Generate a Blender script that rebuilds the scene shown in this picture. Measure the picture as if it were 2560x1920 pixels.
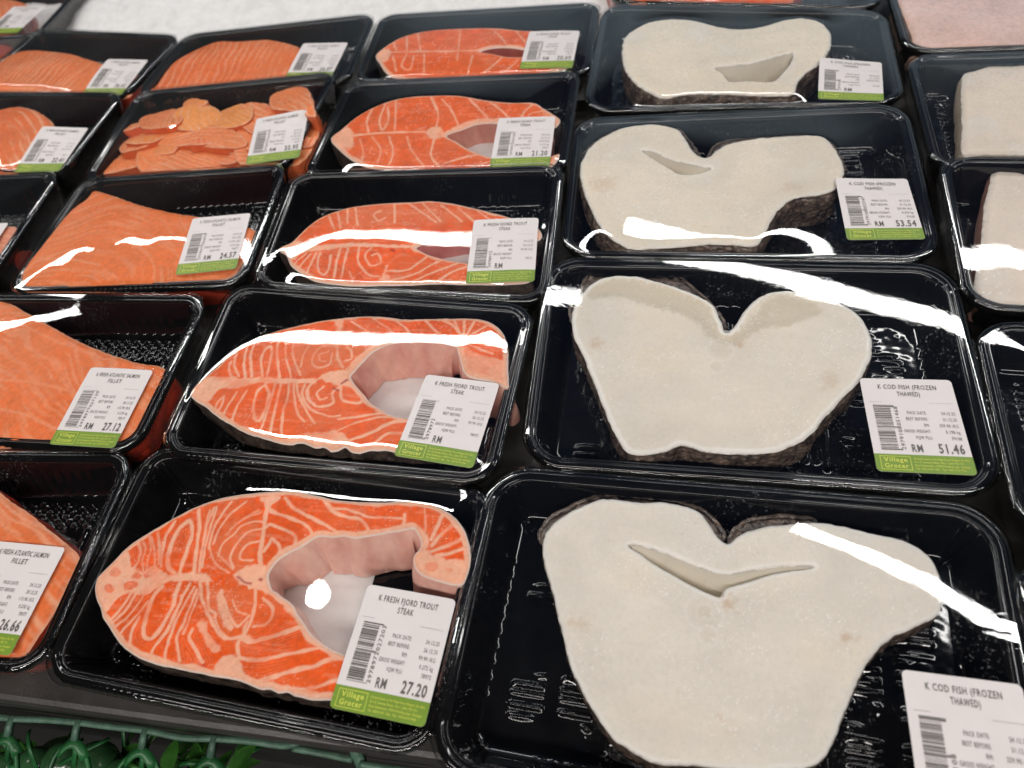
import bpy, math, random
import numpy as np
from mathutils import Matrix, Vector

for o in list(bpy.data.objects):
    bpy.data.objects.remove(o)
scene = bpy.context.scene
rng = np.random.RandomState(7)

# ------------------------------------------------------------------ camera
RIM = 0.032                                  # height of the tray rims above the counter
FPX = 1765.15                                # focal length in pixels of the 2560 px wide photograph
CAM = np.array([0.0, 0.0, 0.380])
ROT = np.array([[0.98091646, 0.14411555, -0.13051288],      # camera right
                [0.04241359, -0.81370101, -0.57973421],     # camera down
                [-0.18974718, 0.56313531, -0.80428517]])    # camera forward
cd = bpy.data.cameras.new('camera')
cam = bpy.data.objects.new('camera', cd)
scene.collection.objects.link(cam)
m = Matrix.Identity(4)
for r in range(3):
    m[r][0] = ROT[0][r]; m[r][1] = -ROT[1][r]; m[r][2] = -ROT[2][r]; m[r][3] = CAM[r]
cam.matrix_world = m
cd.sensor_width = 36.0
cd.lens = FPX / 2560 * 36
cd.clip_start = 0.01
cd.clip_end = 60
cd.dof.use_dof = True
cd.dof.focus_distance = 0.43
cd.dof.aperture_fstop = 7.5
scene.camera = cam

# ------------------------------------------------------------------ light
scene.view_settings.view_transform = 'Standard'
scene.view_settings.look = 'None'
scene.view_settings.exposure = 0.0
scene.view_settings.gamma = 1.0
scene.view_settings.use_curve_mapping = False
world = bpy.data.worlds.new('World')
scene.world = world
world.use_nodes = True
wn = world.node_tree.nodes; wl = world.node_tree.links
bg = wn['Background']
tc = wn.new('ShaderNodeTexCoord')
sx = wn.new('ShaderNodeSeparateXYZ')
wl.new(tc.outputs['Generated'], sx.inputs[0])
wr = wn.new('ShaderNodeValToRGB')            # dim hall: blue-grey towards the walls, dark overhead
wr.color_ramp.elements[0].position = 0.0
wr.color_ramp.elements[0].color = (0.03, 0.035, 0.04, 1)
wr.color_ramp.elements[1].position = 1.0
wr.color_ramp.elements[1].color = (0.026, 0.042, 0.080, 1)
e = wr.color_ramp.elements.new(0.20); e.color = (0.07, 0.085, 0.10, 1)
e = wr.color_ramp.elements.new(0.33); e.color = (0.40, 0.50, 0.57, 1)
e = wr.color_ramp.elements.new(0.47); e.color = (0.34, 0.43, 0.50, 1)
e = wr.color_ramp.elements.new(0.55); e.color = (0.030, 0.046, 0.085, 1)
wl.new(sx.outputs['Z'], wr.inputs[0])
wx = wn.new('ShaderNodeValToRGB')            # the hall is darker towards the left
wx.color_ramp.elements[0].position = 0.28; wx.color_ramp.elements[0].color = (.22, .2, .18, 1)
wx.color_ramp.elements[1].position = 0.38; wx.color_ramp.elements[1].color = (1, 1, 1, 1)
wm = wn.new('ShaderNodeMath'); wm.operation = 'MULTIPLY_ADD'; wm.inputs[1].default_value = .5; wm.inputs[2].default_value = .5
wl.new(sx.outputs['X'], wm.inputs[0]); wl.new(wm.outputs[0], wx.inputs[0])
wmix = wn.new('ShaderNodeMix'); wmix.data_type = 'RGBA'; wmix.blend_type = 'MULTIPLY'; wmix.inputs[0].default_value = 1
wl.new(wr.outputs[0], wmix.inputs[6]); wl.new(wx.outputs[0], wmix.inputs[7])
wy = wn.new('ShaderNodeValToRGB')            # the bright part of the hall lies beyond the counter
wy.color_ramp.elements[0].position = 0.55; wy.color_ramp.elements[0].color = (.05, .05, .05, 1)
wy.color_ramp.elements[1].position = 0.82; wy.color_ramp.elements[1].color = (1, 1, 1, 1)
wm2 = wn.new('ShaderNodeMath'); wm2.operation = 'MULTIPLY_ADD'; wm2.inputs[1].default_value = .5; wm2.inputs[2].default_value = .5
wl.new(sx.outputs['Y'], wm2.inputs[0]); wl.new(wm2.outputs[0], wy.inputs[0])
wmix2 = wn.new('ShaderNodeMix'); wmix2.data_type = 'RGBA'; wmix2.blend_type = 'MULTIPLY'; wmix2.inputs[0].default_value = 1
wl.new(wmix.outputs[2], wmix2.inputs[6]); wl.new(wy.outputs[0], wmix2.inputs[7])
wl.new(wmix2.outputs[2], bg.inputs[0])
bg.inputs[1].default_value = 1.0


def area(name, loc, aim, sx_, sy_, power, col=(1, 1, 1), shape='RECTANGLE'):
    l = bpy.data.lights.new(name, 'AREA')
    l.shape = shape; l.size = sx_; l.size_y = sy_; l.energy = power; l.color = col
    o = bpy.data.objects.new(name, l)
    scene.collection.objects.link(o)
    d = Vector(aim) - Vector(loc)
    zax = -d.normalized(); xax = Vector((1, 0, 0)); xax = (xax - zax * xax.dot(zax)).normalized()
    yax = zax.cross(xax)
    mm = Matrix((xax, yax, zax)).transposed().to_4x4(); mm.translation = Vector(loc)
    o.matrix_world = mm
    return o


def strip(name, a, b, width, power, col, aim):
    a = Vector(a); b = Vector(b); mid = (a + b) / 2
    l = bpy.data.lights.new(name, 'AREA')
    l.shape = 'RECTANGLE'; l.size = (b - a).length; l.size_y = width; l.energy = power; l.color = col
    o = bpy.data.objects.new(name, l)
    scene.collection.objects.link(o)
    xax = (b - a).normalized()
    z_ = (mid - Vector(aim)); z_ = (z_ - xax * z_.dot(xax)).normalized()
    mm = Matrix((xax, z_.cross(xax), z_)).transposed().to_4x4(); mm.translation = mid
    o.matrix_world = mm


HL = 1.06
strip('strip_light_far_left', (-1.55, 1.25, HL), (-.18, 1.25, HL), .040, 5.2, (1, .985, .96), (-.2, .3, 0))
strip('strip_light_far_corner', (-2.6, .72, HL), (-1.66, 1.20, HL), .040, 3.6, (1, .985, .96), (-.2, .3, 0))
strip('strip_light_far_right', (-.08, 1.45, HL), (1.3, .97, HL), .040, 5.2, (1, .985, .96), (-.1, .3, 0))
strip('strip_light_middle_left', (-.98, .85, HL), (-.33, .83, HL), .030, 2.2, (1, .985, .96), (-.1, .2, 0))
strip('strip_light_middle_right', (.30, .67, HL), (.98, .30, HL), .030, 2.2, (1, .985, .96), (-.1, .2, 0))
strip('added_key_over_shopper', (-1.4, -.85, 1.30), (1.2, -.80, 1.30), .07, 26, (1, .94, .89), (-.1, .3, 0))  # unseen key light, added to brighten the faces turned to the camera
area('downlight', (-0.64, 0.41, 1.06), (-0.2, 0.2, 0), 0.048, 0.048, .6, (1, 0.95, 0.9), 'DISK')

scene.cycles.transparent_max_bounces = 32
scene.cycles.max_bounces = 8
scene.cycles.use_denoising = True


# ------------------------------------------------------------------ helpers
def px(x, y, z=RIM):
    """a point of the photograph (2560 px wide) on the level plane z"""
    d = np.array([(x - 1280) / FPX, (y - 960) / FPX, 1.0]) @ ROT
    s, yn = TILT[0]
    return CAM + d * ((z - s * yn + s * CAM[1] - CAM[2]) / (d[2] - s * d[1]))


TILT = [(0.0, 0.0)]          # slope and near edge of the tray being built: some lean on the tray behind


def lean(key):
    TILT[0] = LEAN.get(key, (0.0, 0.0))


def tz(P, t_):
    return t_[0] * (P[:, 1] - t_[1])


LEAN = {'S2': (.015, .177), 'T2': (-.045, .317), 'R2': (.055, .27), 'T3': (.050, .315), 'T4': (.045, .443), 'T5': (.015, .575), 'S3': (.030, .318), 'S4': (.045, .450), 'S5': (.02, .57),
        'L1': (.02, .56), 'L2': (.045, .44), 'L3': (.03, .31)}


class Crop:
    def __init__(s, ox, oy, k): s.ox, s.oy, s.k = ox, oy, k
    def __call__(s, pts, z=RIM):
        return np.array([px(s.ox + x * s.k, s.oy + y * s.k, z)[:2] for x, y in pts])


KF = Crop(0, 0, 1.15732); KA = Crop(200, 1200, .36176); KB = Crop(560, 1200, .37373)
K5 = Crop(500, 600, .40687); KT = Crop(620, 400, .36166); K2 = Crop(800, 0, .43399)
KC1 = Crop(1060, 1120, .67812); KC2 = Crop(1300, 600, .56962); K3 = Crop(1400, 0, .52441)
KS1 = Crop(0, 1100, .49413); K4 = Crop(0, 400, .45198); K1 = Crop(0, 0, .43399)
KR = Crop(2160, 100, .43384); KG = Crop(0, 1720, .43399)


def smooth(a, b, x):
    t = np.clip((x - a) / (b - a), 0, 1)
    return t * t * (3 - 2 * t)


def vnoise(x, y, seed=0):
    xi = np.floor(x).astype(np.int64); yi = np.floor(y).astype(np.int64)
    fx = x - xi; fy = y - yi
    fx = fx * fx * fx * (fx * (fx * 6 - 15) + 10); fy = fy * fy * fy * (fy * (fy * 6 - 15) + 10)
    def h(i, j):
        n = (i * 374761393 + j * 668265263 + seed * 974634777) & 0xffffffff
        n = ((n ^ (n >> 13)) * 1274126177) & 0xffffffff
        n = n ^ (n >> 16)
        return (n & 0xffff) / 65535.0
    return (h(xi, yi) * (1 - fx) + h(xi + 1, yi) * fx) * (1 - fy) + (h(xi, yi + 1) * (1 - fx) + h(xi + 1, yi + 1) * fx) * fy


def fbm(x, y, seed=0, oct=4):
    s = 0; a = 0.5; t = 0
    for k in range(oct):
        s = s + a * vnoise(x * 2 ** k, y * 2 ** k, seed + 17 * k); t += a; a *= .5
    return s / t


def catmull(P, closed=True, n=5):
    P = np.asarray(P, float)
    if closed:
        Q = np.vstack([P[-1], P, P[0], P[1]])
    else:
        Q = np.vstack([2 * P[0] - P[1], P, 2 * P[-1] - P[-2]])
    out = []
    for i in range(1, len(Q) - 2):
        p0, p1, p2, p3 = Q[i - 1], Q[i], Q[i + 1], Q[i + 2]
        for k in range(n):
            t = k / n
            out.append(.5 * (2 * p1 + (p2 - p0) * t + (2 * p0 - 5 * p1 + 4 * p2 - p3) * t * t + (3 * p1 - p0 - 3 * p2 + p3) * t ** 3))
    if not closed:
        out.append(Q[-2])
    return np.array(out)


def inside(P, poly):
    x, y = P[:, 0], P[:, 1]
    r = np.zeros(len(P), bool)
    a = poly; b = np.roll(poly, -1, 0)
    for (x1, y1), (x2, y2) in zip(a, b):
        if y1 == y2: continue
        c = ((y1 > y) != (y2 > y)) & (x < (x2 - x1) * (y - y1) / (y2 - y1) + x1)
        r ^= c
    return r


def nearest(P, a, b):
    """nearest point of the segments a-b for every point: distance, segment, parameter"""
    D = np.full(len(P), 1e9); I = np.zeros(len(P), int); T = np.zeros(len(P))
    for i in range(len(a)):
        v = b[i] - a[i]; L = v @ v + 1e-18
        t = np.clip(((P - a[i]) @ v) / L, 0, 1)
        q = P - a[i] - t[:, None] * v
        d = q[:, 0] ** 2 + q[:, 1] ** 2
        k = d < D
        D[k] = d[k]; I[k] = i; T[k] = t[k]
    return np.sqrt(D), I, T


def line_field(P, pts, reach):
    """distance to a polyline, worked out only near it"""
    pts = np.asarray(pts)
    out = np.full(len(P), 1e3)
    lo = pts.min(0) - reach; hi = pts.max(0) + reach
    k = np.where((P[:, 0] > lo[0]) & (P[:, 0] < hi[0]) & (P[:, 1] > lo[1]) & (P[:, 1] < hi[1]))[0]
    if len(k):
        out[k] = nearest(P[k], pts[:-1], pts[1:])[0]
    return out


def mesh(name, V, Fq, mat, parent=None, smooth_=True, col=None):
    me = bpy.data.meshes.new(name)
    V = np.asarray(V, np.float64)
    off = np.zeros(3) if parent is None else np.array(world_loc(parent))
    V = V - off
    if isinstance(Fq, np.ndarray) and Fq.ndim == 2:
        k = Fq.shape[1]; n = len(Fq)
        me.vertices.add(len(V)); me.vertices.foreach_set('co', V.astype(np.float32).ravel())
        me.loops.add(n * k); me.loops.foreach_set('vertex_index', Fq.astype(np.int32).ravel())
        me.polygons.add(n)
        me.polygons.foreach_set('loop_start', np.arange(0, n * k, k, dtype=np.int32))
        me.polygons.foreach_set('loop_total', np.full(n, k, np.int32))
        me.update(calc_edges=True); me.validate()
    else:
        me.from_pydata(V.tolist(), [], [list(map(int, f)) for f in Fq]); me.update()
    if smooth_:
        me.polygons.foreach_set('use_smooth', np.ones(len(me.polygons), bool))
    if col is not None:
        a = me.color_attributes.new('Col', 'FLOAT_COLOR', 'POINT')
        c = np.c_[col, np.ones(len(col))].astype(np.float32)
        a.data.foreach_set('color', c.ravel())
    me.materials.append(mat)
    o = bpy.data.objects.new(name, me)
    scene.collection.objects.link(o)
    if parent is not None:
        o.parent = parent
    return o


def world_loc(o):
    v = Vector((0, 0, 0))
    while o is not None:
        v += o.location; o = o.parent
    return v


def thing(name, label, cat, loc, group=None):
    o = bpy.data.objects.new(name, None)
    o.empty_display_size = 0.02
    scene.collection.objects.link(o)
    o.location = loc; o['label'] = label; o['category'] = cat
    if group: o['group'] = group
    return o


def tag(o, label, cat, group=None):
    o['label'] = label; o['category'] = cat
    if group: o['group'] = group
    return o


def structure(o):
    o['kind'] = 'structure'
    return o


# ------------------------------------------------------------------ materials
class NT:
    def __init__(s, name):
        s.m = bpy.data.materials.new(name); s.m.use_nodes = True
        s.t = s.m.node_tree; s.n = s.t.nodes; s.l = s.t.links
        s.b = s.n['Principled BSDF']; s.out = s.n['Material Output']
    def add(s, typ, **kw):
        n = s.n.new(typ)
        for k, v in kw.items():
            if k in n.inputs: n.inputs[k].default_value = v
            else: setattr(n, k, v)
        return n
    def set(s, **kw):
        for k, v in kw.items():
            s.b.inputs[k.replace('_', ' ')].default_value = v
        return s
    def coords(s, scale=(1, 1, 1)):
        c = s.add('ShaderNodeTexCoord'); mp = s.add('ShaderNodeMapping')
        mp.inputs['Scale'].default_value = scale
        s.l.new(c.outputs['Object'], mp.inputs[0])
        return mp.outputs[0]
    def noise(s, scale, detail=4, rough=.55, vec=None):
        n = s.add('ShaderNodeTexNoise', Scale=scale, Detail=detail, Roughness=rough)
        s.l.new(vec if vec is not None else s.coords(), n.inputs['Vector'])
        return n.outputs['Fac']
    def ramp(s, fac, stops):
        r = s.add('ShaderNodeValToRGB'); el = r.color_ramp.elements
        while len(el) < len(stops): el.new(.5)
        for e_, (p, c) in zip(el, stops):
            e_.position = p; e_.color = (*c, 1)
        s.l.new(fac, r.inputs[0])
        return r.outputs[0]
    def mixc(s, a, b, fac, mode='MIX'):
        x = s.add('ShaderNodeMix', data_type='RGBA', blend_type=mode)
        for i, v in ((6, a), (7, b), (0, fac)):
            if hasattr(v, 'is_linked') or hasattr(v, 'links'): s.l.new(v, x.inputs[i])
            elif i == 0: x.inputs[0].default_value = v
            else: x.inputs[i].default_value = (*v, 1)
        return x.outputs[2]
    def math(s, op, a, b=0.0, clamp=False):
        x = s.add('ShaderNodeMath', operation=op, use_clamp=clamp)
        for i, v in ((0, a), (1, b)):
            if hasattr(v, 'links'): s.l.new(v, x.inputs[i])
            else: x.inputs[i].default_value = v
        return x.outputs[0]
    def bump(s, h, strength=.3, dist=.0005, to='Normal'):
        x = s.add('ShaderNodeBump', Strength=strength, Distance=dist)
        s.l.new(h, x.inputs['Height']); s.l.new(x.outputs[0], s.b.inputs[to])
        return x


def mat_flesh(name, sss=.25, rad=(.004, .0016, .0009), coat=.6, grain=900, bumps=.35, var=.05, mid=.5):
    t = NT(name)
    a = t.add('ShaderNodeVertexColor', layer_name='Col')
    n = t.noise(350, 5, .6)
    t.l.new(t.mixc(a.outputs[0], t.ramp(n, [(.3, (1 - var,) * 3), (.7, (1 + var,) * 3)]), 1.0, 'MULTIPLY'), t.b.inputs['Base Color'])
    t.set(Roughness=.55, Specular_IOR_Level=.3, Subsurface_Weight=sss, Subsurface_Radius=rad, Subsurface_Scale=1.0,
          Coat_Weight=coat, Coat_Roughness=.17)
    h = t.math('ADD', t.noise(grain, 3, .6), t.math('MULTIPLY', t.noise(160, 1), mid))
    t.bump(h, bumps, .0006)
    h2 = t.math('ADD', t.math('MULTIPLY', t.noise(grain * .55, 2, .5), .8), t.math('MULTIPLY', t.noise(90, 2), 1.6))
    t.bump(h2, bumps * 2.4, .0010, 'Coat Normal')
    wet = t.ramp(t.noise(430, 2, .6), [(.52, (.06,) * 3), (.66, (1,) * 3)])      # scattered wet spots
    t.l.new(t.math('MULTIPLY', wet, coat), t.b.inputs['Coat Weight'])
    return t.m


M = {}
M['trout'] = mat_flesh('trout_flesh', .2, (.003, .001, .0005), .9, 1100, .26)
M['salmon'] = mat_flesh('salmon_flesh', .2, (.003, .001, .0005), .9, 900, .22)
M['cod'] = mat_flesh('cod_flesh', .45, (.006, .005, .004), 1.0, 1500, .22, .015, .12)


def mat_skin(name, c1, c2, scale, bump, rough=.4):
    t = NT(name)
    v = t.add('ShaderNodeTexVoronoi', Scale=scale, Randomness=.7); t.l.new(t.coords((1, 1, 1.5)), v.inputs['Vector'])
    n = t.noise(130, 5, .65)
    base = t.ramp(n, [(.36, c1), (.66, c2)])
    d = t.ramp(v.outputs['Distance'], [(.0, (1.25, 1.2, 1.15)), (.75, (.45, .42, .4))])
    t.l.new(t.mixc(base, d, .8, 'MULTIPLY'), t.b.inputs['Base Color'])
    t.set(Roughness=rough, Coat_Weight=.4, Coat_Roughness=.2)
    t.bump(t.math('SUBTRACT', n, t.math('MULTIPLY', v.outputs['Distance'], 1.2)), bump, .0012)
    return t.m


M['cod_skin'] = mat_skin('scaly_cod_skin', (.050, .038, .032), (.26, .195, .155), 260, .8, .28)
M['trout_skin'] = mat_skin('trout_skin', (.030, .022, .019), (.15, .112, .094), 700, .4)

t = NT('cavity_lining')
a = t.add('ShaderNodeVertexColor', layer_name='Col')
n1 = t.noise(90, 5, .6, t.coords((1, 1, .5)))
t.l.new(t.mixc(a.outputs[0], t.ramp(n1, [(.3, (.90, .70, .68)), (.68, (1.12, 1.16, 1.10))]), 1.0, 'MULTIPLY'), t.b.inputs['Base Color'])
t.set(Roughness=.35, Subsurface_Weight=.3, Subsurface_Radius=(.004, .002, .0015), Subsurface_Scale=1.0, Coat_Weight=.5, Coat_Roughness=.1)
t.bump(t.noise(300, 4), .25, .0006)
M['lining'] = t.m

t = NT('black_tray_plastic')
n1 = t.noise(60, 3)
t.l.new(t.ramp(n1, [(.3, (.0045, .0045, .005)), (.7, (.008, .008, .0085))]), t.b.inputs['Base Color'])
t.set(Roughness=.06, IOR=1.5)
t.bump(t.noise(260, 2, .5), .03, .0004)
M['tray'] = t.m

t = NT('clear_cling_film')
for nd in (t.b,): t.n.remove(nd)
lw = t.add('ShaderNodeLayerWeight', Blend=.5)
bp = t.add('ShaderNodeBump', Strength=.035, Distance=.0006)
nz = t.noise(70, 3, .55)
t.l.new(nz, bp.inputs['Height'])
f1 = t.math('POWER', lw.outputs['Facing'], 4.2)
f2 = t.math('ADD', t.math('MULTIPLY', f1, .85), .075, True)
tr = t.add('ShaderNodeBsdfTransparent'); tr.inputs[0].default_value = (.985, .985, .985, 1)
gl = t.add('ShaderNodeBsdfGlossy', Roughness=.02)
t.l.new(bp.outputs[0], gl.inputs['Normal'])
mx = t.add('ShaderNodeMixShader')
t.l.new(f2, mx.inputs[0]); t.l.new(tr.outputs[0], mx.inputs[1]); t.l.new(gl.outputs[0], mx.inputs[2])
# fine mist and frost specks caught under the film
sp = t.math('MULTIPLY', t.ramp(t.noise(750, 2, .6), [(.62, (0,) * 3), (.72, (1,) * 3)]), t.ramp(t.noise(16, 3, .6), [(.58, (0,) * 3), (.74, (1,) * 3)]))
df = t.add('ShaderNodeBsdfDiffuse'); df.inputs[0].default_value = (.8, .8, .82, 1)
mx2 = t.add('ShaderNodeMixShader')
t.l.new(t.math('MULTIPLY', sp, .28), mx2.inputs[0]); t.l.new(mx.outputs[0], mx2.inputs[1]); t.l.new(df.outputs[0], mx2.inputs[2])
t.l.new(mx2.outputs[0], t.out.inputs[0])
M['film'] = t.m


def mat_plain(name, c, rough=.5, var=.12, scale=80, coat=0.0, bump=0.0, bscale=300, metal=0.0):
    t = NT(name)
    n = t.noise(scale, 4)
    lo = tuple(max(0, v * (1 - var)) for v in c); hi = tuple(v * (1 + var) for v in c)
    t.l.new(t.ramp(n, [(.3, lo), (.7, hi)]), t.b.inputs['Base Color'])
    t.set(Roughness=rough, Coat_Weight=coat, Coat_Roughness=.08, Metallic=metal)
    if bump: t.bump(t.noise(bscale, 4), bump, .0008)
    return t.m


M['paper'] = mat_plain('white_label_paper', (.70, .655, .65), .45, .02)
M['ink'] = mat_plain('black_print', (.11, .10, .092), .5, .3, 900)
M['green'] = mat_plain('green_label_print', (.17, .28, .028), .45, .05)
M['lime'] = mat_plain('yellow_green_print', (.62, .66, .10), .45, .05)
M['pad'] = mat_plain('white_absorbent_pad', (.86, .84, .82), .75, .04, 120, .0, .15, 200)
M['counter'] = mat_plain('dark_steel_counter', (.060, .056, .053), .38, .25, 25, 0, .15, 500, .3)
M['riser'] = mat_plain('black_counter_front', (.012, .013, .011), .5, .3, 30)
M['garnish'] = mat_plain('green_plastic_garnish', (.018, .12, .034), .4, .45, 60, .05, .3, 250)
M['rail'] = mat_plain('grey_green_plastic_strip', (.075, .15, .105), .45, .3, 150, .0, .4, 500)
M['berry'] = mat_plain('dark_green_berry_skin', (.03, .10, .035), .25, .4, 60, .4)
M['leaf'] = mat_plain('leaf_green', (.03, .12, .015), .4, .5, 90)

t = NT('crushed_ice')
t.l.new(t.ramp(t.noise(60, 6, .7), [(.25, (.72, .71, .70)), (.55, (.86, .85, .84)), (.8, (.93, .92, .91))]), t.b.inputs['Base Color'])
t.set(Roughness=.5, Subsurface_Weight=.2, Subsurface_Radius=(.01, .01, .01), Subsurface_Scale=1.0)
t.bump(t.noise(220, 6, .7), .7, .003)
M['ice'] = t.m
M['frost'] = mat_plain('frosted_dark_ledge', (.06, .055, .05), .6, .9, 120, 0, .8, 200)

# ------------------------------------------------------------------ trays, film and labels
def rrect(w, h, r, nw, nh, nc=16):
    P = []
    def arc(cx, cy, a0):
        for k in range(nc):
            a = a0 + (math.pi / 2) * k / nc
            P.append((cx + r * math.cos(a), cy + r * math.sin(a)))
    def line(a, b, n):
        for k in range(n):
            P.append((a[0] + (b[0] - a[0]) * k / n, a[1] + (b[1] - a[1]) * k / n))
    x, y = w / 2, h / 2
    line((x, -y + r), (x, y - r), nh); arc(x - r, y - r, 0)
    line((x - r, y), (-x + r, y), nw); arc(-x + r, y - r, math.pi / 2)
    line((-x, y - r), (-x, -y + r), nh); arc(-x + r, -y + r, math.pi)
    line((-x + r, -y), (x - r, -y), nw); arc(x - r, -y + r, 1.5 * math.pi)
    return np.array(P)


class Tray:
    def __init__(s, corners, w, h, r=.022, kind='smooth'):
        s.c = [np.array(q, float)[:2] for q in corners]     # TL TR BR BL
        s.w, s.h, s.r, s.kind = w, h, r, kind
        s.mid = sum(s.c) / 4; s.t = TILT[0]
    def map(s, uv):
        a = (uv[:, 0] / s.w + .5)[:, None]; b = (uv[:, 1] / s.h + .5)[:, None]
        TL, TR, BR, BL = s.c
        return (1 - b) * ((1 - a) * BL + a * BR) + b * ((1 - a) * TL + a * TR)
    def inv(s, P):
        TL, TR, BR, BL = s.c
        a = np.full(len(P), .5); b = np.full(len(P), .5)
        for _ in range(6):
            A = a[:, None]; B = b[:, None]
            q = (1 - B) * ((1 - A) * BL + A * BR) + B * ((1 - A) * TL + A * TR) - P
            da = (1 - B) * (BR - BL) + B * (TR - TL); db = (1 - A) * (TL - BL) + A * (TR - BR)
            det = da[:, 0] * db[:, 1] - da[:, 1] * db[:, 0]
            a = a - (q[:, 0] * db[:, 1] - q[:, 1] * db[:, 0]) / det
            b = b - (da[:, 0] * q[:, 1] - da[:, 1] * q[:, 0]) / det
        return np.c_[(a - .5) * s.w, (b - .5) * s.h]


def strips(n, rings, flip=False):
    Fq = []
    i = np.arange(n); j = (i + 1) % n
    for k in range(rings - 1):
        a, b = k * n, (k + 1) * n
        q = np.c_[a + i, a + j, b + j, b + i]
        Fq.append(q[:, ::-1] if flip else q)
    return np.vstack(Fq)


def ribbon(path, up, w, th, taper=(1, 1)):
    """bar of width w along `up` and thickness th following a 3-D path"""
    path = np.asarray(path, float); n = len(path)
    V = []; up = np.asarray(up, float)
    for i in range(n):
        t_ = path[min(i + 1, n - 1)] - path[max(i - 1, 0)]; t_ /= np.linalg.norm(t_)
        s_ = np.cross(t_, up); s_ /= np.linalg.norm(s_) + 1e-9; u_ = np.cross(s_, t_)
        k_ = taper[0] + (taper[1] - taper[0]) * i / (n - 1)
        j = 1 + .18 * (vnoise(np.array([i * .9]), np.array([path[i, 0] * 300]), 5)[0] - .5)
        for a, b in ((-1, -1), (1, -1), (1, 1), (-1, 1)):
            V.append(path[i] + s_ * a * th / 2 + u_ * b * w / 2 * k_ * j)
    Fq = []
    for i in range(n - 1):
        for a in range(4):
            Fq.append([i * 4 + a, i * 4 + (a + 1) % 4, (i + 1) * 4 + (a + 1) % 4, (i + 1) * 4 + a])
    Fq += [[3, 2, 1, 0], [(n - 1) * 4 + a for a in range(4)]]
    return np.array(V), Fq


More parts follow.
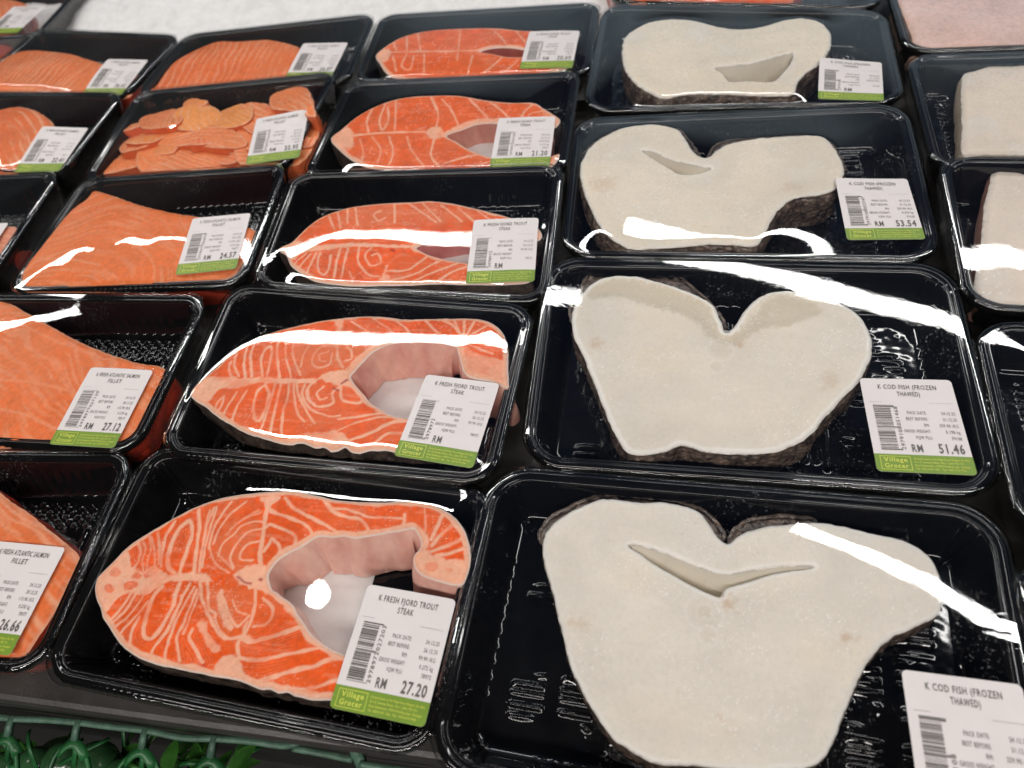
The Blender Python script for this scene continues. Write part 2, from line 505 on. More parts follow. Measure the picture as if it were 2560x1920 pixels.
def build_tray(T, root):
    w, h, r = T.w, T.h, T.r
    nw = int((w - 2 * r) / .0011); nh = int((h - 2 * r) / .0011)
    prof = [(.016, .0006), (.014, .0012), (.0085, .010), (.0035, .024), (.0006, .0262), (.0, .0275), (.0001, .0296), (.0006, .0309), (.0016, .0317),
            (.0030, .0320), (.0040, .0318), (.0047, .0311), (.0052, .0310), (.0060, .0313), (.0068, .0309), (.0075, .0298), (.0085, .026),
            (.0105, .019), (.0130, .011), (.0152, .0056), (.0170, .0039), (.0195, .0035)]
    V = []
    for i, z in prof:
        P = rrect(w - 2 * i, h - 2 * i, max(r - i, .0065), nw, nh)
        n = len(P); s = np.arange(n)
        N = np.roll(P, -1, 0) - np.roll(P, 1, 0); N = np.c_[N[:, 1], -N[:, 0]]; N /= np.linalg.norm(N, axis=1)[:, None]
        if .0262 <= z and i < .0016:                      # beaded lip
            P = P + N * (.00022 * np.sin(s * 2 * math.pi / 3.9))[:, None]
        if .009 < i < .016 and z > .004:                  # fluted walls
            edge = np.zeros(n)
            edge += ((np.abs(P[:, 0]) < w * .33) & (np.abs(P[:, 1]) > h * .36)) * 1.0
            edge += ((np.abs(P[:, 1]) < h * .25) & (np.abs(P[:, 0]) > w * .40)) * 1.0
            P = P - N * (edge * .0007 * smooth(.1, .8, np.sin(s * 2 * math.pi / 7.3)))[:, None]
        W = T.map(P); V.append(np.c_[W, z + tz(W, T.t)])
    V = np.vstack(V); Fq = strips(n, len(prof), True)
    o = mesh('tray_shell', V, Fq, M['tray'], root)
    # paired ribs running down the inner corners
    for sx_, sy_ in ((1, 1), (-1, 1), (-1, -1), (1, -1)):
        for da in (-11, 11):
            a = math.atan2(sy_, sx_) + math.radians(da); pts = []
            for i, z in prof[-7:]:
                rad = max(r - i, .0065)
                uv = np.array([[sx_ * (w / 2 - i - rad) + rad * math.cos(a), sy_ * (h / 2 - i - rad) + rad * math.sin(a)]])
                W = T.map(uv); pts.append(np.array([W[0, 0], W[0, 1], z + .0003 + tz(W, T.t)[0]]))
            v_, f_ = ribbon(pts, (0, 0, 1), .0010, .0009)
            mesh('corner_rib', v_, f_, M['tray'], root)
    # embossed floor
    i = .0190
    fw, fh = w - 2 * i, h - 2 * i
    nx, ny = int(fw / .0011), int(fh / .0011)
    u, v = np.meshgrid(np.linspace(-fw / 2, fw / 2, nx), np.linspace(-fh / 2, fh / 2, ny))
    z = np.full(u.shape, .0036)
    au, av = np.abs(u), np.abs(v)
    if T.kind == 'ribbed':
        # banks of short slots at both ends with plain bars between, long rows along the sides
        for (c0, c1) in ((fw * .26, fw * .345), (fw * .375, fw * .46)):
            bank = smooth(c0, c0 + .0015, au) * smooth(c1, c1 - .0015, au)
            blk = ((v / fh + .5) * 5) % 1
            gate = smooth(.04, .1, blk) * smooth(.96, .9, blk)
            z += .0022 * bank * gate * smooth(-.2, .5, np.sin(v * 2 * math.pi / .0052))
        z = .0036 + (z - .0036) * smooth(.38, .62, fbm(u * 55, v * 55, int(1e4 * abs(T.mid[0])) % 97, 2)) * (.6 + .8 * fbm(u * 200, v * 200, 3, 2))
        z += .0018 * smooth(fw * .22, fw * .225, au) * smooth(fw * .235, fw * .23, au) * smooth(fh * .46, fh * .44, av)
        z += .0018 * smooth(fh * .42, fh * .41, av) * smooth(fh * .34, fh * .35, av) * smooth(fw * .24, fw * .2, au) * smooth(-.3, .4, np.sin(u * 2 * math.pi / .006))
    else:
        z += .0016 * smooth(.3, .9, np.sin(u * 2 * math.pi / .0085) * np.sin(v * 2 * math.pi / .0060)) * smooth(fh * .25, fh * .3, av)
        z += .0016 * smooth(fw * .40, fw * .405, au) * smooth(fw * .43, fw * .425, au) * smooth(fh * .4, fh * .38, av)
    z += .0004 * (fbm(u * 120, v * 120, 5) - .5)
    e = np.minimum((fw / 2 - au), (fh / 2 - av))
    z = .0035 + (z - .0035) * smooth(0, .004, e)
    P = T.map(np.c_[u.ravel(), v.ravel()])
    idx = np.arange(nx * ny).reshape(ny, nx)
    Fq = np.c_[idx[:-1, :-1].ravel(), idx[:-1, 1:].ravel(), idx[1:, 1:].ravel(), idx[1:, :-1].ravel()]
    mesh('tray_floor', np.c_[P, z.ravel() + tz(P, T.t)], Fq, M['tray'], root)


class Film:
    """cling film stretched over the rim and whatever stands above it"""
    def __init__(s, T, obstacles, dome=0.0, seed=1, tilt=(0, 0), wrinkle=1.0):
        s.T = T
        st = .0017
        s.nx, s.ny = int(T.w / st), int(T.h / st)
        s.us = np.linspace(-T.w / 2, T.w / 2, s.nx); s.vs = np.linspace(-T.h / 2, T.h / 2, s.ny)
        U, V = np.meshgrid(s.us, s.vs)
        uv = np.c_[U.ravel(), V.ravel()]; P = T.map(uv)
        base = RIM + .0006
        ob = np.full(len(P), -1.0)
        for fn in obstacles:
            ob = np.maximum(ob, fn(P) - tz(P, T.t))
        ob = ob.reshape(U.shape)
        # rim band is fixed
        qx = np.abs(U) - (T.w / 2 - T.r); qy = np.abs(V) - (T.h / 2 - T.r)
        sd = np.hypot(np.maximum(qx, 0), np.maximum(qy, 0)) + np.minimum(np.maximum(qx, qy), 0) - T.r
        fixed = sd > -.0035
        z = np.full(U.shape, base); z = np.maximum(z, np.where(fixed, base, ob))
        for it in range(700):
            zz = z.copy()
            zz[1:-1, 1:-1] = .25 * (z[:-2, 1:-1] + z[2:, 1:-1] + z[1:-1, :-2] + z[1:-1, 2:])
            zz = np.maximum(zz, ob)
            zz[fixed] = base
            z = zz
        for it in range(9):
            zz = z.copy()
            zz[1:-1, 1:-1] = .5 * z[1:-1, 1:-1] + .125 * (z[:-2, 1:-1] + z[2:, 1:-1] + z[1:-1, :-2] + z[1:-1, 2:])
            zz[fixed] = base
            z = zz
        inn = np.clip(-sd / (T.h / 2), 0, 1)
        z = z + dome * (1 - (1 - smooth(0, 1, inn)) ** 2)
        z = z + (tilt[0] * U + tilt[1] * V) * smooth(0, .02, -sd - .0035)
        z += wrinkle * .0004 * (vnoise(U * 14 + seed * 9.1, V * 14, seed) - .5) * smooth(.003, .03, -sd)
        # pull marks near the rim
        ang = np.arctan2(V / T.h, U / T.w) * 60
        per = np.where(qx > qy, V, U)
        pm = np.sin(per * 2 * math.pi / .0041 + 6 * fbm(U * 40, V * 40, seed + 3)) * smooth(.56, .74, fbm(U * 18 + 5, V * 18 + seed * 3.3, seed + 8, 2))
        z += wrinkle * .00004 * pm * np.exp(-((-sd - .006) / .010) ** 2) * (~fixed)
        s.g = z
    def z(s, P):
        uv = s.T.inv(P)
        x = np.clip((uv[:, 0] + s.T.w / 2) / (s.T.w) * (s.nx - 1), 0, s.nx - 1.001)
        y = np.clip((uv[:, 1] + s.T.h / 2) / (s.T.h) * (s.ny - 1), 0, s.ny - 1.001)
        i = x.astype(int); j = y.astype(int); fx = x - i; fy = y - j
        g = s.g
        return (g[j, i] * (1 - fx) + g[j, i + 1] * fx) * (1 - fy) + (g[j + 1, i] * (1 - fx) + g[j + 1, i + 1] * fx) * fy + tz(P, s.T.t)
    def build(s, root):
        T = s.T
        B = rrect(T.w + .0016, T.h + .0016, T.r + .0008, 90, 60, 14); n = len(B)
        V = []
        for i, zz in ((-.0085, .0030), (-.0035, .012), (-.0006, .0255), (0, .0285), (.0001, .0305), (.0006, .0319)):
            Q = rrect(T.w + .0018 + 2 * i, T.h + .0018 + 2 * i, T.r + .0008, 90, 60, 14)
            j = .0004 * (fbm(np.arange(n) * .9, np.full(n, zz * 900), 3, 2) - .5)
            W = T.map(Q * (1 + (j / .1)[:, None])); V.append(np.c_[W, zz + tz(W, T.t)])
        Bi = rrect(T.w - .002, T.h - .002, T.r - .001, 90, 60, 14)
        K = 64
        for k in range(K):
            f = 1 - (k / K)
            Q = Bi * f
            P = T.map(Q)
            V.append(np.c_[P, s.z(P)])
        c = T.map(np.zeros((1, 2)))
        Vv = np.vstack(V + [np.c_[c, s.z(c)]])
        R = 6 + K
        Fq = strips(n, R)
        fl = Fq.tolist()
        a = (R - 1) * n
        for i in range(n): fl.append([a + i, a + (i + 1) % n, len(Vv) - 1])
        return mesh('cling_film', Vv, fl, M['film'], root)


# -- lettering: text curves turned into flat meshes
_texts = {}


def prep_texts(strings):
    obs = []
    for key in strings:
        body, bold = key
        c = bpy.data.curves.new('t', 'FONT'); c.body = body; c.size = 1; c.resolution_u = 2
        c.offset = bold; c.space_character = 1.15; c.fill_mode = 'FRONT'
        o = bpy.data.objects.new('t', c); scene.collection.objects.link(o); obs.append((key, o, c))
    bpy.context.view_layer.update()
    dg = bpy.context.evaluated_depsgraph_get()
    for key, o, c in obs:
        me = o.evaluated_get(dg).to_mesh()
        V = np.array([v.co[:2] for v in me.vertices]).reshape(-1, 2)
        Fq = [list(p.vertices) for p in me.polygons]
        _texts[key] = (V, Fq)
        o.evaluated_get(dg).to_mesh_clear()
    for key, o, c in obs:
        bpy.data.objects.remove(o); bpy.data.curves.remove(c)


class Flat:
    """flat print in label millimetres, later laid on the film"""
    def __init__(s): s.V = []; s.F = []; s.n = 0
    def add(s, V, Fq):
        s.V.append(V); s.F += [[i + s.n for i in f] for f in Fq]; s.n += len(V)
    def text(s, body, x, y, cap, align='L', cond=.72, bold=0.0, rot=0, width=None):
        V, Fq = _texts[(body, bold)]
        if not len(V): return
        V = V.copy(); x0, x1 = V[:, 0].min(), V[:, 0].max()
        k = cap / .70
        V[:, 0] = (V[:, 0] - x0) * k * cond; V[:, 1] *= k
        W = (x1 - x0) * k * cond
        if width: V[:, 0] *= width / W; W = width
        V[:, 0] -= {'L': 0, 'C': W / 2, 'R': W}[align]
        if rot:
            a = math.radians(rot); V = V @ np.array([[math.cos(a), math.sin(a)], [-math.sin(a), math.cos(a)]])
        s.add(V + np.array([x, y]), Fq)
    def rect(s, x0, y0, x1, y1, n=1):
        xs = np.linspace(x0, x1, n + 1)
        V = np.array([[x, y] for x in xs for y in (y0, y1)])
        s.add(V, [[2 * i, 2 * i + 2, 2 * i + 3, 2 * i + 1] for i in range(n)])


ADDRESS = ['(Formerly known as The Village Grocer (Bangsar) Sdn. Bhd.)', 'G-1-5, Sunway Nexis, No.1, Jalan PJU 5/1,',
           'Kota Damansara, 47810 Petaling Jaya, Selangor.', 'Tel: +603-6143 1366   Fax: +603-6150 0766']
LW, LH = 47.5, 60.0


def label_prints(title, rows, price, code):
    blk, yel = Flat(), Flat()
    y = LH - 7.2
    for ln in title:
        blk.text(ln, LW / 2, y, 3.0, 'C', .74, .006, width=min(32.5, len(ln) * 1.66)); y -= 4.7
    blk.rect(2.5, LH - 16.3, 9, LH - 16.2); blk.rect(33, LH - 16.3, 45, LH - 16.2)
    r = random.Random(code); yy = 13.2
    while yy < 41.5:
        th = r.choice([.2, .2, .38, .38, .6]); blk.rect(4.2, yy, 12.8 + (2 if yy < 14 or yy > 40.3 or 26.8 < yy < 28 else 0), yy + th); yy += th + r.choice([.28, .28, .5, .7])
    blk.text(code, 16.4, 13.6, 2.0, 'L', .9, 0, 90, width=max(14, min(27.5, len(code) * 2.1)))
    y = 36.2
    for a, b in rows:
        if a: blk.text(a, 30.6, y, 2.0, 'R', .56)
        if b: blk.text(b, 44.8, y, 2.0, 'R', .62)
        y -= 3.95
    blk.text('RM', 19.3, 12.4, 4.6, 'L', .60, .012)
    if price: blk.text(price, 44.6, 12.2, 5.6, 'R', .62, .020)
    # green foot
    yel.text('Village', 9.9, 6.0, 2.5, 'C', .95, .02, width=11.5); yel.text('Grocer', 9.9, 2.4, 2.5, 'C', .95, .02, width=11.5)
    for (a, b, c, d) in ((2.4, 1.2, 17.4, 1.5), (2.4, 9.0, 17.4, 9.3), (2.4, 1.5, 2.7, 9.0), (17.1, 1.5, 17.4, 9.0)):
        yel.rect(a, b, c, d, 4)
    y = 7.6
    for ln in ADDRESS:
        yel.text(ln, 19, y, 1.15, 'L', .6, .012, width=min(26.6, len(ln) * .58)); y -= 1.95
    return blk, yel


def build_label(film, root, corner_tl, ang, prints, k=(1.0, 1.0), mirror=None):
    """sticker 47.5 x 60 mm on the film: top left corner in world metres, angle of its top edge"""
    ca, sa = math.cos(ang), math.sin(ang)
    def place(V, lift):
        x = V[:, 0] * .001 * k[0]; y = (V[:, 1] - LH) * .001 * k[1]
        P = np.c_[corner_tl[0] + ca * x - sa * y, corner_tl[1] + sa * x + ca * y]
        return np.c_[P, film.z(P) + lift]
    r = 2.2
    nx, ny = 26, 32
    u, v = np.meshgrid(np.linspace(0, LW, nx), np.linspace(0, LH, ny))
    P = np.c_[u.ravel(), v.ravel()]
    # round the corners
    q = P - np.array([LW / 2, LH / 2]); h = np.array([LW / 2 - r, LH / 2 - r])
    e = np.maximum(np.abs(q) - h, 0); L = np.linalg.norm(e, axis=1); k2 = L > r
    e[k2] *= (r / L[k2])[:, None]
    q = np.sign(q) * (np.minimum(np.abs(q), h) + e); P = q + np.array([LW / 2, LH / 2])
    idx = np.arange(nx * ny).reshape(ny, nx)
    Fq = np.c_[idx[:-1, :-1].ravel(), idx[:-1, 1:].ravel(), idx[1:, 1:].ravel(), idx[1:, :-1].ravel()]
    lab = mesh('price_label', place(P, .00035), Fq, M['paper'], root)
    # printed green foot with the same rounded corners
    u, v = np.meshgrid(np.linspace(0, LW, nx), np.linspace(0, 10.6, 9))
    P = np.c_[u.ravel(), v.ravel()]
    q = P - np.array([LW / 2, LH / 2]); e = np.maximum(np.abs(q) - h, 0); L = np.linalg.norm(e, axis=1); k2 = L > r
    e[k2] *= (r / L[k2])[:, None]; q = np.sign(q) * (np.minimum(np.abs(q), h) + e); P = q + np.array([LW / 2, LH / 2])
    idx = np.arange(nx * 9).reshape(9, nx)
    Fq = np.c_[idx[:-1, :-1].ravel(), idx[:-1, 1:].ravel(), idx[1:, 1:].ravel(), idx[1:, :-1].ravel()]
    mesh('green_band', place(P, .00055), Fq, M['green'], lab)
    blk, yel = prints
    mesh('printed_text', place(np.vstack(blk.V), .00065), blk.F, M['ink'], lab, False)
    mesh('shop_print', place(np.vstack(yel.V), .00075), yel.F, M['lime'], lab, False)
    return lab


# ------------------------------------------------------------------ fish
def resample(P, step):
    P = np.vstack([P, P[:1]]); d = np.linalg.norm(np.diff(P, axis=0), axis=1); s = np.r_[0, np.cumsum(d)]
    n = max(int(s[-1] / step), 8); t = np.linspace(0, s[-1], n, endpoint=False)
    return np.c_[np.interp(t, s, P[:, 0]), np.interp(t, s, P[:, 1])]


class Fish:
    """a slab cut from a fish: outline(s) in world metres, flat cut face on top, skin and cavity walls below"""
    def __init__(s, outline, holes=(), cavity=None, ztop=.0332, zbot=.0056, step=.0006, round_=.003, drop=.0014, zfun=None, jag=0.0):
        o = resample(np.asarray(outline), .0022)
        if jag:
            n = np.roll(o, -1, 0) - np.roll(o, 1, 0); n = np.c_[n[:, 1], -n[:, 0]] / (np.linalg.norm(n, axis=1)[:, None] + 1e-12)
            o = o + n * (jag * (fbm(o[:, 0] * 260, o[:, 1] * 260, 31, 3) - .5) * 2)[:, None]
        s.out = o; s.holes = [resample(np.asarray(h), .0018) for h in holes]
        s.ztop, s.zbot, s.step, s.round, s.drop, s.zfun = ztop, zbot, step, round_, drop, zfun
        s.t = TILT[0]; s.gap = .0011; s.cavity = cavity                       # function(points) -> True where the wall is the belly cavity
        A = [o] + s.holes
        s.sa = np.vstack(A); s.sb = np.vstack([np.roll(a, -1, 0) for a in A])
        nn = []
        for i, a in enumerate(A):
            t = np.roll(a, -1, 0) - np.roll(a, 1, 0)
            area2 = np.sum(a[:, 0] * np.roll(a[:, 1], -1) - np.roll(a[:, 0], -1) * a[:, 1])
            sg = 1 if area2 > 0 else -1
            if i: sg = -sg
            t = t / (np.linalg.norm(t, axis=1)[:, None] + 1e-12)
            nn.append(sg * np.c_[t[:, 1], -t[:, 0]])
        s.na = np.vstack(nn); s.nb = np.vstack([np.roll(a, -1, 0) for a in nn])
        s.hole_from = len(o)
    def isin(s, P):
        r = inside(P, s.out)
        for h in s.holes: r &= ~inside(P, h)
        return r
    def top(s, P, d=None):
        z = s.ztop + tz(P, s.t)
        if s.zfun is not None: z = z + s.zfun(P)
        if d is not None: z = z - s.drop * (1 - np.clip(d / s.round, 0, 1)) ** 2
        return z
    def obstacle(s, P):
        return np.where(inside(P, s.out) & s.isin(P), s.top(P) + s.gap, -1)
    def build(s, root, colour, mats, lining_col=(.62, .30, .26), bulge=.0016, taper=0.0, relief=None, names=('flesh', 'skin', 'cavity_lining'), scale_bump=.0, cav_slope=0.0, side=0.0):
        st = s.step
        lo = s.out.min(0) - st * 2; hi = s.out.max(0) + st * 2
        nx, ny = int((hi[0] - lo[0]) / st), int((hi[1] - lo[1]) / st)
        X, Y = np.meshgrid(lo[0] + np.arange(nx) * st, lo[1] + np.arange(ny) * st)
        P = np.c_[X.ravel(), Y.ravel()]
        C = np.c_[(X[:-1, :-1] + st / 2).ravel(), (Y[:-1, :-1] + st / 2).ravel()]
        keep = s.isin(C).reshape(ny - 1, nx - 1)
        idx = np.arange(nx * ny).reshape(ny, nx)
        used = np.zeros((ny, nx), bool)
        used[:-1, :-1] |= keep; used[:-1, 1:] |= keep; used[1:, :-1] |= keep; used[1:, 1:] |= keep
        full = np.ones((ny, nx), bool)
        kp = np.pad(keep, 1)
        full = kp[:-1, :-1] & kp[:-1, 1:] & kp[1:, :-1] & kp[1:, 1:]
        bd = used & ~full
        # distance to the edge: coarse field everywhere, exact near the rim
        cs = max(st * 6, .003)
        cx = np.arange(lo[0], hi[0] + cs, cs); cy = np.arange(lo[1], hi[1] + cs, cs)
        CX, CY = np.meshgrid(cx, cy)
        cdist = nearest(np.c_[CX.ravel(), CY.ravel()], s.sa, s.sb)[0].reshape(CX.shape)
        fx = np.clip((P[:, 0] - lo[0]) / cs, 0, len(cx) - 1.001); fy = np.clip((P[:, 1] - lo[1]) / cs, 0, len(cy) - 1.001)
        i = fx.astype(int); j = fy.astype(int); fx -= i; fy -= j
        d = (cdist[j, i] * (1 - fx) + cdist[j, i + 1] * fx) * (1 - fy) + (cdist[j + 1, i] * (1 - fx) + cdist[j + 1, i + 1] * fx) * fy
        near = np.where(used.ravel() & (d < cs * 1.6))[0]
        dn, In, Tn = nearest(P[near], s.sa, s.sb)
        d[near] = dn
        b = np.where(bd.ravel())[0]
        db, Ib, Tb = nearest(P[b], s.sa, s.sb)
        P[b] = s.sa[Ib] + (s.sb[Ib] - s.sa[Ib]) * Tb[:, None]
        d[b] = 0
        Nb = s.na[Ib] * (1 - Tb[:, None]) + s.nb[Ib] * Tb[:, None]
        Nb /= np.linalg.norm(Nb, axis=1)[:, None] + 1e-9
        sel = np.where(used.ravel())[0]
        remap = np.full(nx * ny, -1); remap[sel] = np.arange(len(sel))
        Q = P[sel]; dd = d[sel]
        z = s.top(Q, dd)
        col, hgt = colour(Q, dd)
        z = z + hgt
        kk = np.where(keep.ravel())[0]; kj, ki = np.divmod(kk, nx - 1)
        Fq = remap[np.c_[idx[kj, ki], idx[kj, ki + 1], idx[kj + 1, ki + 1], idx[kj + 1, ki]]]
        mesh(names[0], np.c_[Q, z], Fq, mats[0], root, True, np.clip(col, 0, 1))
        # walls: edges of kept cells without a kept neighbour
        E = []
        k = kp[1:-1, 1:-1]
        for dy, dx, a, c in ((-1, 0, (0, 0), (0, 1)), (0, 1, (0, 1), (1, 1)), (1, 0, (1, 1), (1, 0)), (0, -1, (1, 0), (0, 0))):
            nb = kp[1 + dy:ny + dy, 1 + dx:nx + dx]
            jj, ii = np.where(k & ~nb)
            E.append(np.c_[idx[jj + a[0], ii + a[1]], idx[jj + c[0], ii + c[1]]])
        E = np.vstack(E)
        bi = np.full(nx * ny, -1); bi[b] = np.arange(len(b))
        E = bi[E]
        zb = z[remap[b]]; Pb = P[b]; colb = col[remap[b]]
        is_cav = (Ib >= s.hole_from)
        if s.cavity is not None: is_cav |= s.cavity(Pb)
        ec = is_cav[E[:, 0]]
        L = 11
        for cav in (False, True):
            Es = E[ec == cav]
            if not len(Es): continue
            us = np.unique(Es); rm = np.full(len(b), -1); rm[us] = np.arange(len(us))
            V = []; K = []
            for t_ in np.linspace(0, 1, L):
                if cav:
                    off = .0012 * math.sin(math.pi * t_) - .0015 * t_ + cav_slope * t_ ** .8 * np.clip(-Nb[us, 1], 0, 1)
                    off = off + .0016 * (vnoise(Pb[us, 0] * 120 + t_ * 2, Pb[us, 1] * 120 + t_ * 2, 14) - .5) * min(1, t_ * 4)
                else:
                    off = bulge * (1 - math.exp(-t_ * 7)) + taper * t_ - .002 * max(0, t_ - .8) / .2 + side * t_ * (1 - np.clip(-Nb[us, 1] * 1.4, 0, 1))
                    off = off + scale_bump * (vnoise(Pb[us, 0] * 330 + t_ * 3, Pb[us, 1] * 330 + t_ * 9, 4) - .4) * min(1, t_ * 6)
                q = Pb[us] + Nb[us] * np.asarray(off).reshape(-1, 1)
                zz = zb[us] * (1 - t_) + (s.zbot + tz(q, s.t)) * t_
                V.append(np.c_[q, zz])
                if cav:
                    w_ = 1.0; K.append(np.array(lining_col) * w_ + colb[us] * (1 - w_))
            n = len(us); Fs = []
            ee = rm[Es]
            for q in range(L - 1):
                Fs.append(np.c_[ee[:, 0] + q * n, ee[:, 0] + (q + 1) * n, ee[:, 1] + (q + 1) * n, ee[:, 1] + q * n])
            Fs = np.vstack(Fs)
            mesh(names[2] if cav else names[1], np.vstack(V), Fs, mats[2] if cav else mats[1], root, True, np.clip(np.vstack(K), 0, 1) if cav else None)


def stroke(P, lines, crop, z, warp=.00045, nested=0.0):
    """strength 0..1 of pale fat lines (points, width in mm, strength)"""
    wx = (fbm(P[:, 0] * 220, P[:, 1] * 220, 51, 2) - .5) * 2 * warp; wy = (fbm(P[:, 0] * 220 + 9, P[:, 1] * 220, 52, 2) - .5) * 2 * warp
    Q = P + np.c_[wx, wy]
    vw = .55 + .9 * fbm(P[:, 0] * 160 + 4, P[:, 1] * 160, 53, 2)
    s = np.zeros(len(P)); D = np.full(len(P), 1e3)
    for ln in lines:
        pts = ln[0]; w = (ln[1] if len(ln) > 1 else 1.2) * .001; k = ln[2] if len(ln) > 2 else 1.0
        L = catmull(crop(pts, z), False, 5)
        d = line_field(Q, L, .007 if nested else w + .0015)
        D = np.minimum(D, d)
        s = np.maximum(s, k * smooth(w / 2 * vw + .0008, w / 2 * vw - .0005, d))
    if nested:                                            # thin threads running beside the main lines
        f = D * 1000 + .5 * fbm(P[:, 0] * 90, P[:, 1] * 90, 57, 2)
        t_ = smooth(.45, 1.0, np.cos(f * 2 * math.pi / 1.35)) * smooth(.9, 1.5, f) * smooth(6.5, 4, f)
        s = np.maximum(s, nested * t_ * smooth(.42, .62, fbm(P[:, 0] * 45, P[:, 1] * 45, 58, 2)))
    return s


def patch(P, polys, crop, z, soft=.0016):
    s = np.zeros(len(P))
    for pg in polys:
        k = pg[1] if len(pg) > 1 else 1.0
        poly = catmull(crop(pg[0], z), True, 4)
        lo = poly.min(0) - soft * 2; hi = poly.max(0) + soft * 2
        i = np.where((P[:, 0] > lo[0]) & (P[:, 0] < hi[0]) & (P[:, 1] > lo[1]) & (P[:, 1] < hi[1]))[0]
        if not len(i): continue
        Q = P[i]
        dd = nearest(Q, poly, np.roll(poly, -1, 0))[0] * np.where(inside(Q, poly), 1, -1)
        dd = dd + (fbm(Q[:, 0] * 300, Q[:, 1] * 300, 61, 3) - .5) * soft * 1.6
        s[i] = np.maximum(s[i], k * smooth(-soft / 2, soft / 2, dd))
    return s

# ------------------------------------------------------------------ the counter
def box_mesh(name, x0, x1, y0, y1, z0, z1, mat, parent=None, bev=0.002):
    bme = __import__('bmesh').new()
    import bmesh
    bmesh.ops.create_cube(bme, size=1)
    for v in bme.verts:
        v.co = Vector((x0 + (v.co.x + .5) * (x1 - x0), y0 + (v.co.y + .5) * (y1 - y0), z0 + (v.co.z + .5) * (z1 - z0)))
    if bev: bmesh.ops.bevel(bme, geom=bme.edges[:], offset=bev, segments=2, affect='EDGES')
    V = np.array([v.co for v in bme.verts]); Fq = [[v.index for v in f.verts] for f in bme.faces]
    bme.free()
    return mesh(name, V, Fq, mat, parent, False)


fl = KG([(230, 110), (2212, 385)], 0.0)                 # front edge of the counter
fd = (fl[1] - fl[0]) / np.linalg.norm(fl[1] - fl[0])
fn = np.array([-fd[1], fd[0]])                          # away from the shopper
A0 = fl[0] - fd * 1.2; B0 = fl[0] + fd * 2.4


def front_prism(name, prof, mat):
    """profile of (distance behind the front edge, z) swept along the front edge"""
    V = []
    for s_ in (A0, B0):
        for a, z in prof: V.append((*(s_ + fn * a), z))
    n = len(prof)
    Fq = [[i, (i + 1) % n, n + (i + 1) % n, n + i] for i in range(n)] + [list(range(n))[::-1], [n + i for i in range(n)]]
    return mesh(name, V, Fq, mat, None, False)


structure(front_prism('counter_top', [(0, -.004), (.0015, -.0012), (.004, 0), (1.6, 0), (1.6, -.03), (0, -.03)], M['counter']))
structure(front_prism('counter_front', [(.002, -.031), (.03, -.031), (.03, -.149), (.002, -.149)], M['riser']))
structure(front_prism('lower_shelf', [(-.9, -.150), (.03, -.150), (.03, -.17), (-.9, -.17)], M['riser']))

X, Y = np.meshgrid(np.linspace(-1.2, .02, 300), np.linspace(.588, 1.06, 150))
hz = .0004 + smooth(.725, .80, Y) * (.004 + .012 * fbm(X * 30, Y * 30, 3)) + smooth(.72, .74, Y) * .004 * fbm(X * 260, Y * 260, 4, 3)
idx = np.arange(X.size).reshape(X.shape)
o = mesh('ice_bed', np.c_[X.ravel(), Y.ravel(), hz.ravel()], np.c_[idx[:-1, :-1].ravel(), idx[:-1, 1:].ravel(), idx[1:, 1:].ravel(), idx[1:, :-1].ravel()], M['ice'])
structure(o)

# ------------------------------------------------------------------ packages: labels first need their letters
PACK = 'PACK DATE:'; BB = 'BEST BEFORE:'; RMK = 'RM:'; GW = 'GROSS WEIGHT:'; PLU = 'VQW PLU:'


def rows(bb, rm, kg, plu):
    return [(PACK, '24.12.25'), (BB, bb), (RMK, rm + ' /KG'), (GW, kg), (PLU, plu)]


TR_T = ['K FRESH FJORD TROUT', 'STEAK']; TR_S = ['K FRESH ATLANTIC SALMON', 'FILLET']; TR_C = ['K COD FISH (FROZEN', 'THAWED)']
LAB = {
    'T1': (TR_T, rows('26.12.25', '99.99', '0.272 kg', '78972'), '27.20', '2978972027203'),
    'T2': (TR_T, rows('26.12.25', '99.99', '', '78972'), '', '2978972'),
    'T3': (TR_T, rows('26.12.25', '99.99', '', '78972'), '', '2978972'),
    'T4': (TR_T, rows('26.12.25', '99.99', '0.212 kg', '78972'), '21.20', '2978972021201'),
    'T5': (TR_T, rows('26.12.25', '99.99', '0.206 kg', '78972'), '20.60', '2978972020600'),
    'C1': (TR_C, rows('31.12.25', '259.90', '0.214 kg', '79108'), '', '2979108'),
    'C2': (TR_C, rows('31.12.25', '259.90', '0.198 kg', '79108'), '51.46', '2979108051468'),
    'C3': (TR_C, rows('31.12.25', '259.90', '0.206 kg', '79108'), '53.54', '2979108053547'),
    'C4': (TR_C, rows('31.12.25', '259.90', '', '79108'), '', '2979108'),
    'S1': (TR_S, rows('28.12.25', '115.90', '0.230 kg', '78977'), '26.66', '2978977026660'),
    'S2': (TR_S, rows('28.12.25', '115.90', '0.234 kg', '78977'), '27.12', '2978977027120'),
    'S3': (TR_S, rows('28.12.25', '115.90', '0.212 kg', '78977'), '24.57', '2978977024570'),
    'S4': (TR_S, rows('28.12.25', '115.90', '0.198 kg', '78977'), '22.95', '2978977022950'),
    'S5': (TR_S, rows('28.12.25', '115.90', '0.225 kg', '78977'), '26.07', '2978977026070'),
    'L0': (TR_S, rows('28.12.25', '115.90', '', '78977'), '', '2978977'),
    'L1': (TR_S, rows('28.12.25', '115.90', '0.228 kg', '78977'), '26.42', '2978977026420'),
    'L2': (TR_S, rows('28.12.25', '115.90', '', '78977'), '22.41', '2978977022410'),
    'L3': (TR_S, rows('28.12.25', '115.90', '', '78977'), '', '2978977'),
}
keys = {('RM', .012), ('Village', .02), ('Grocer', .02)} | {(a, .012) for a in ADDRESS}
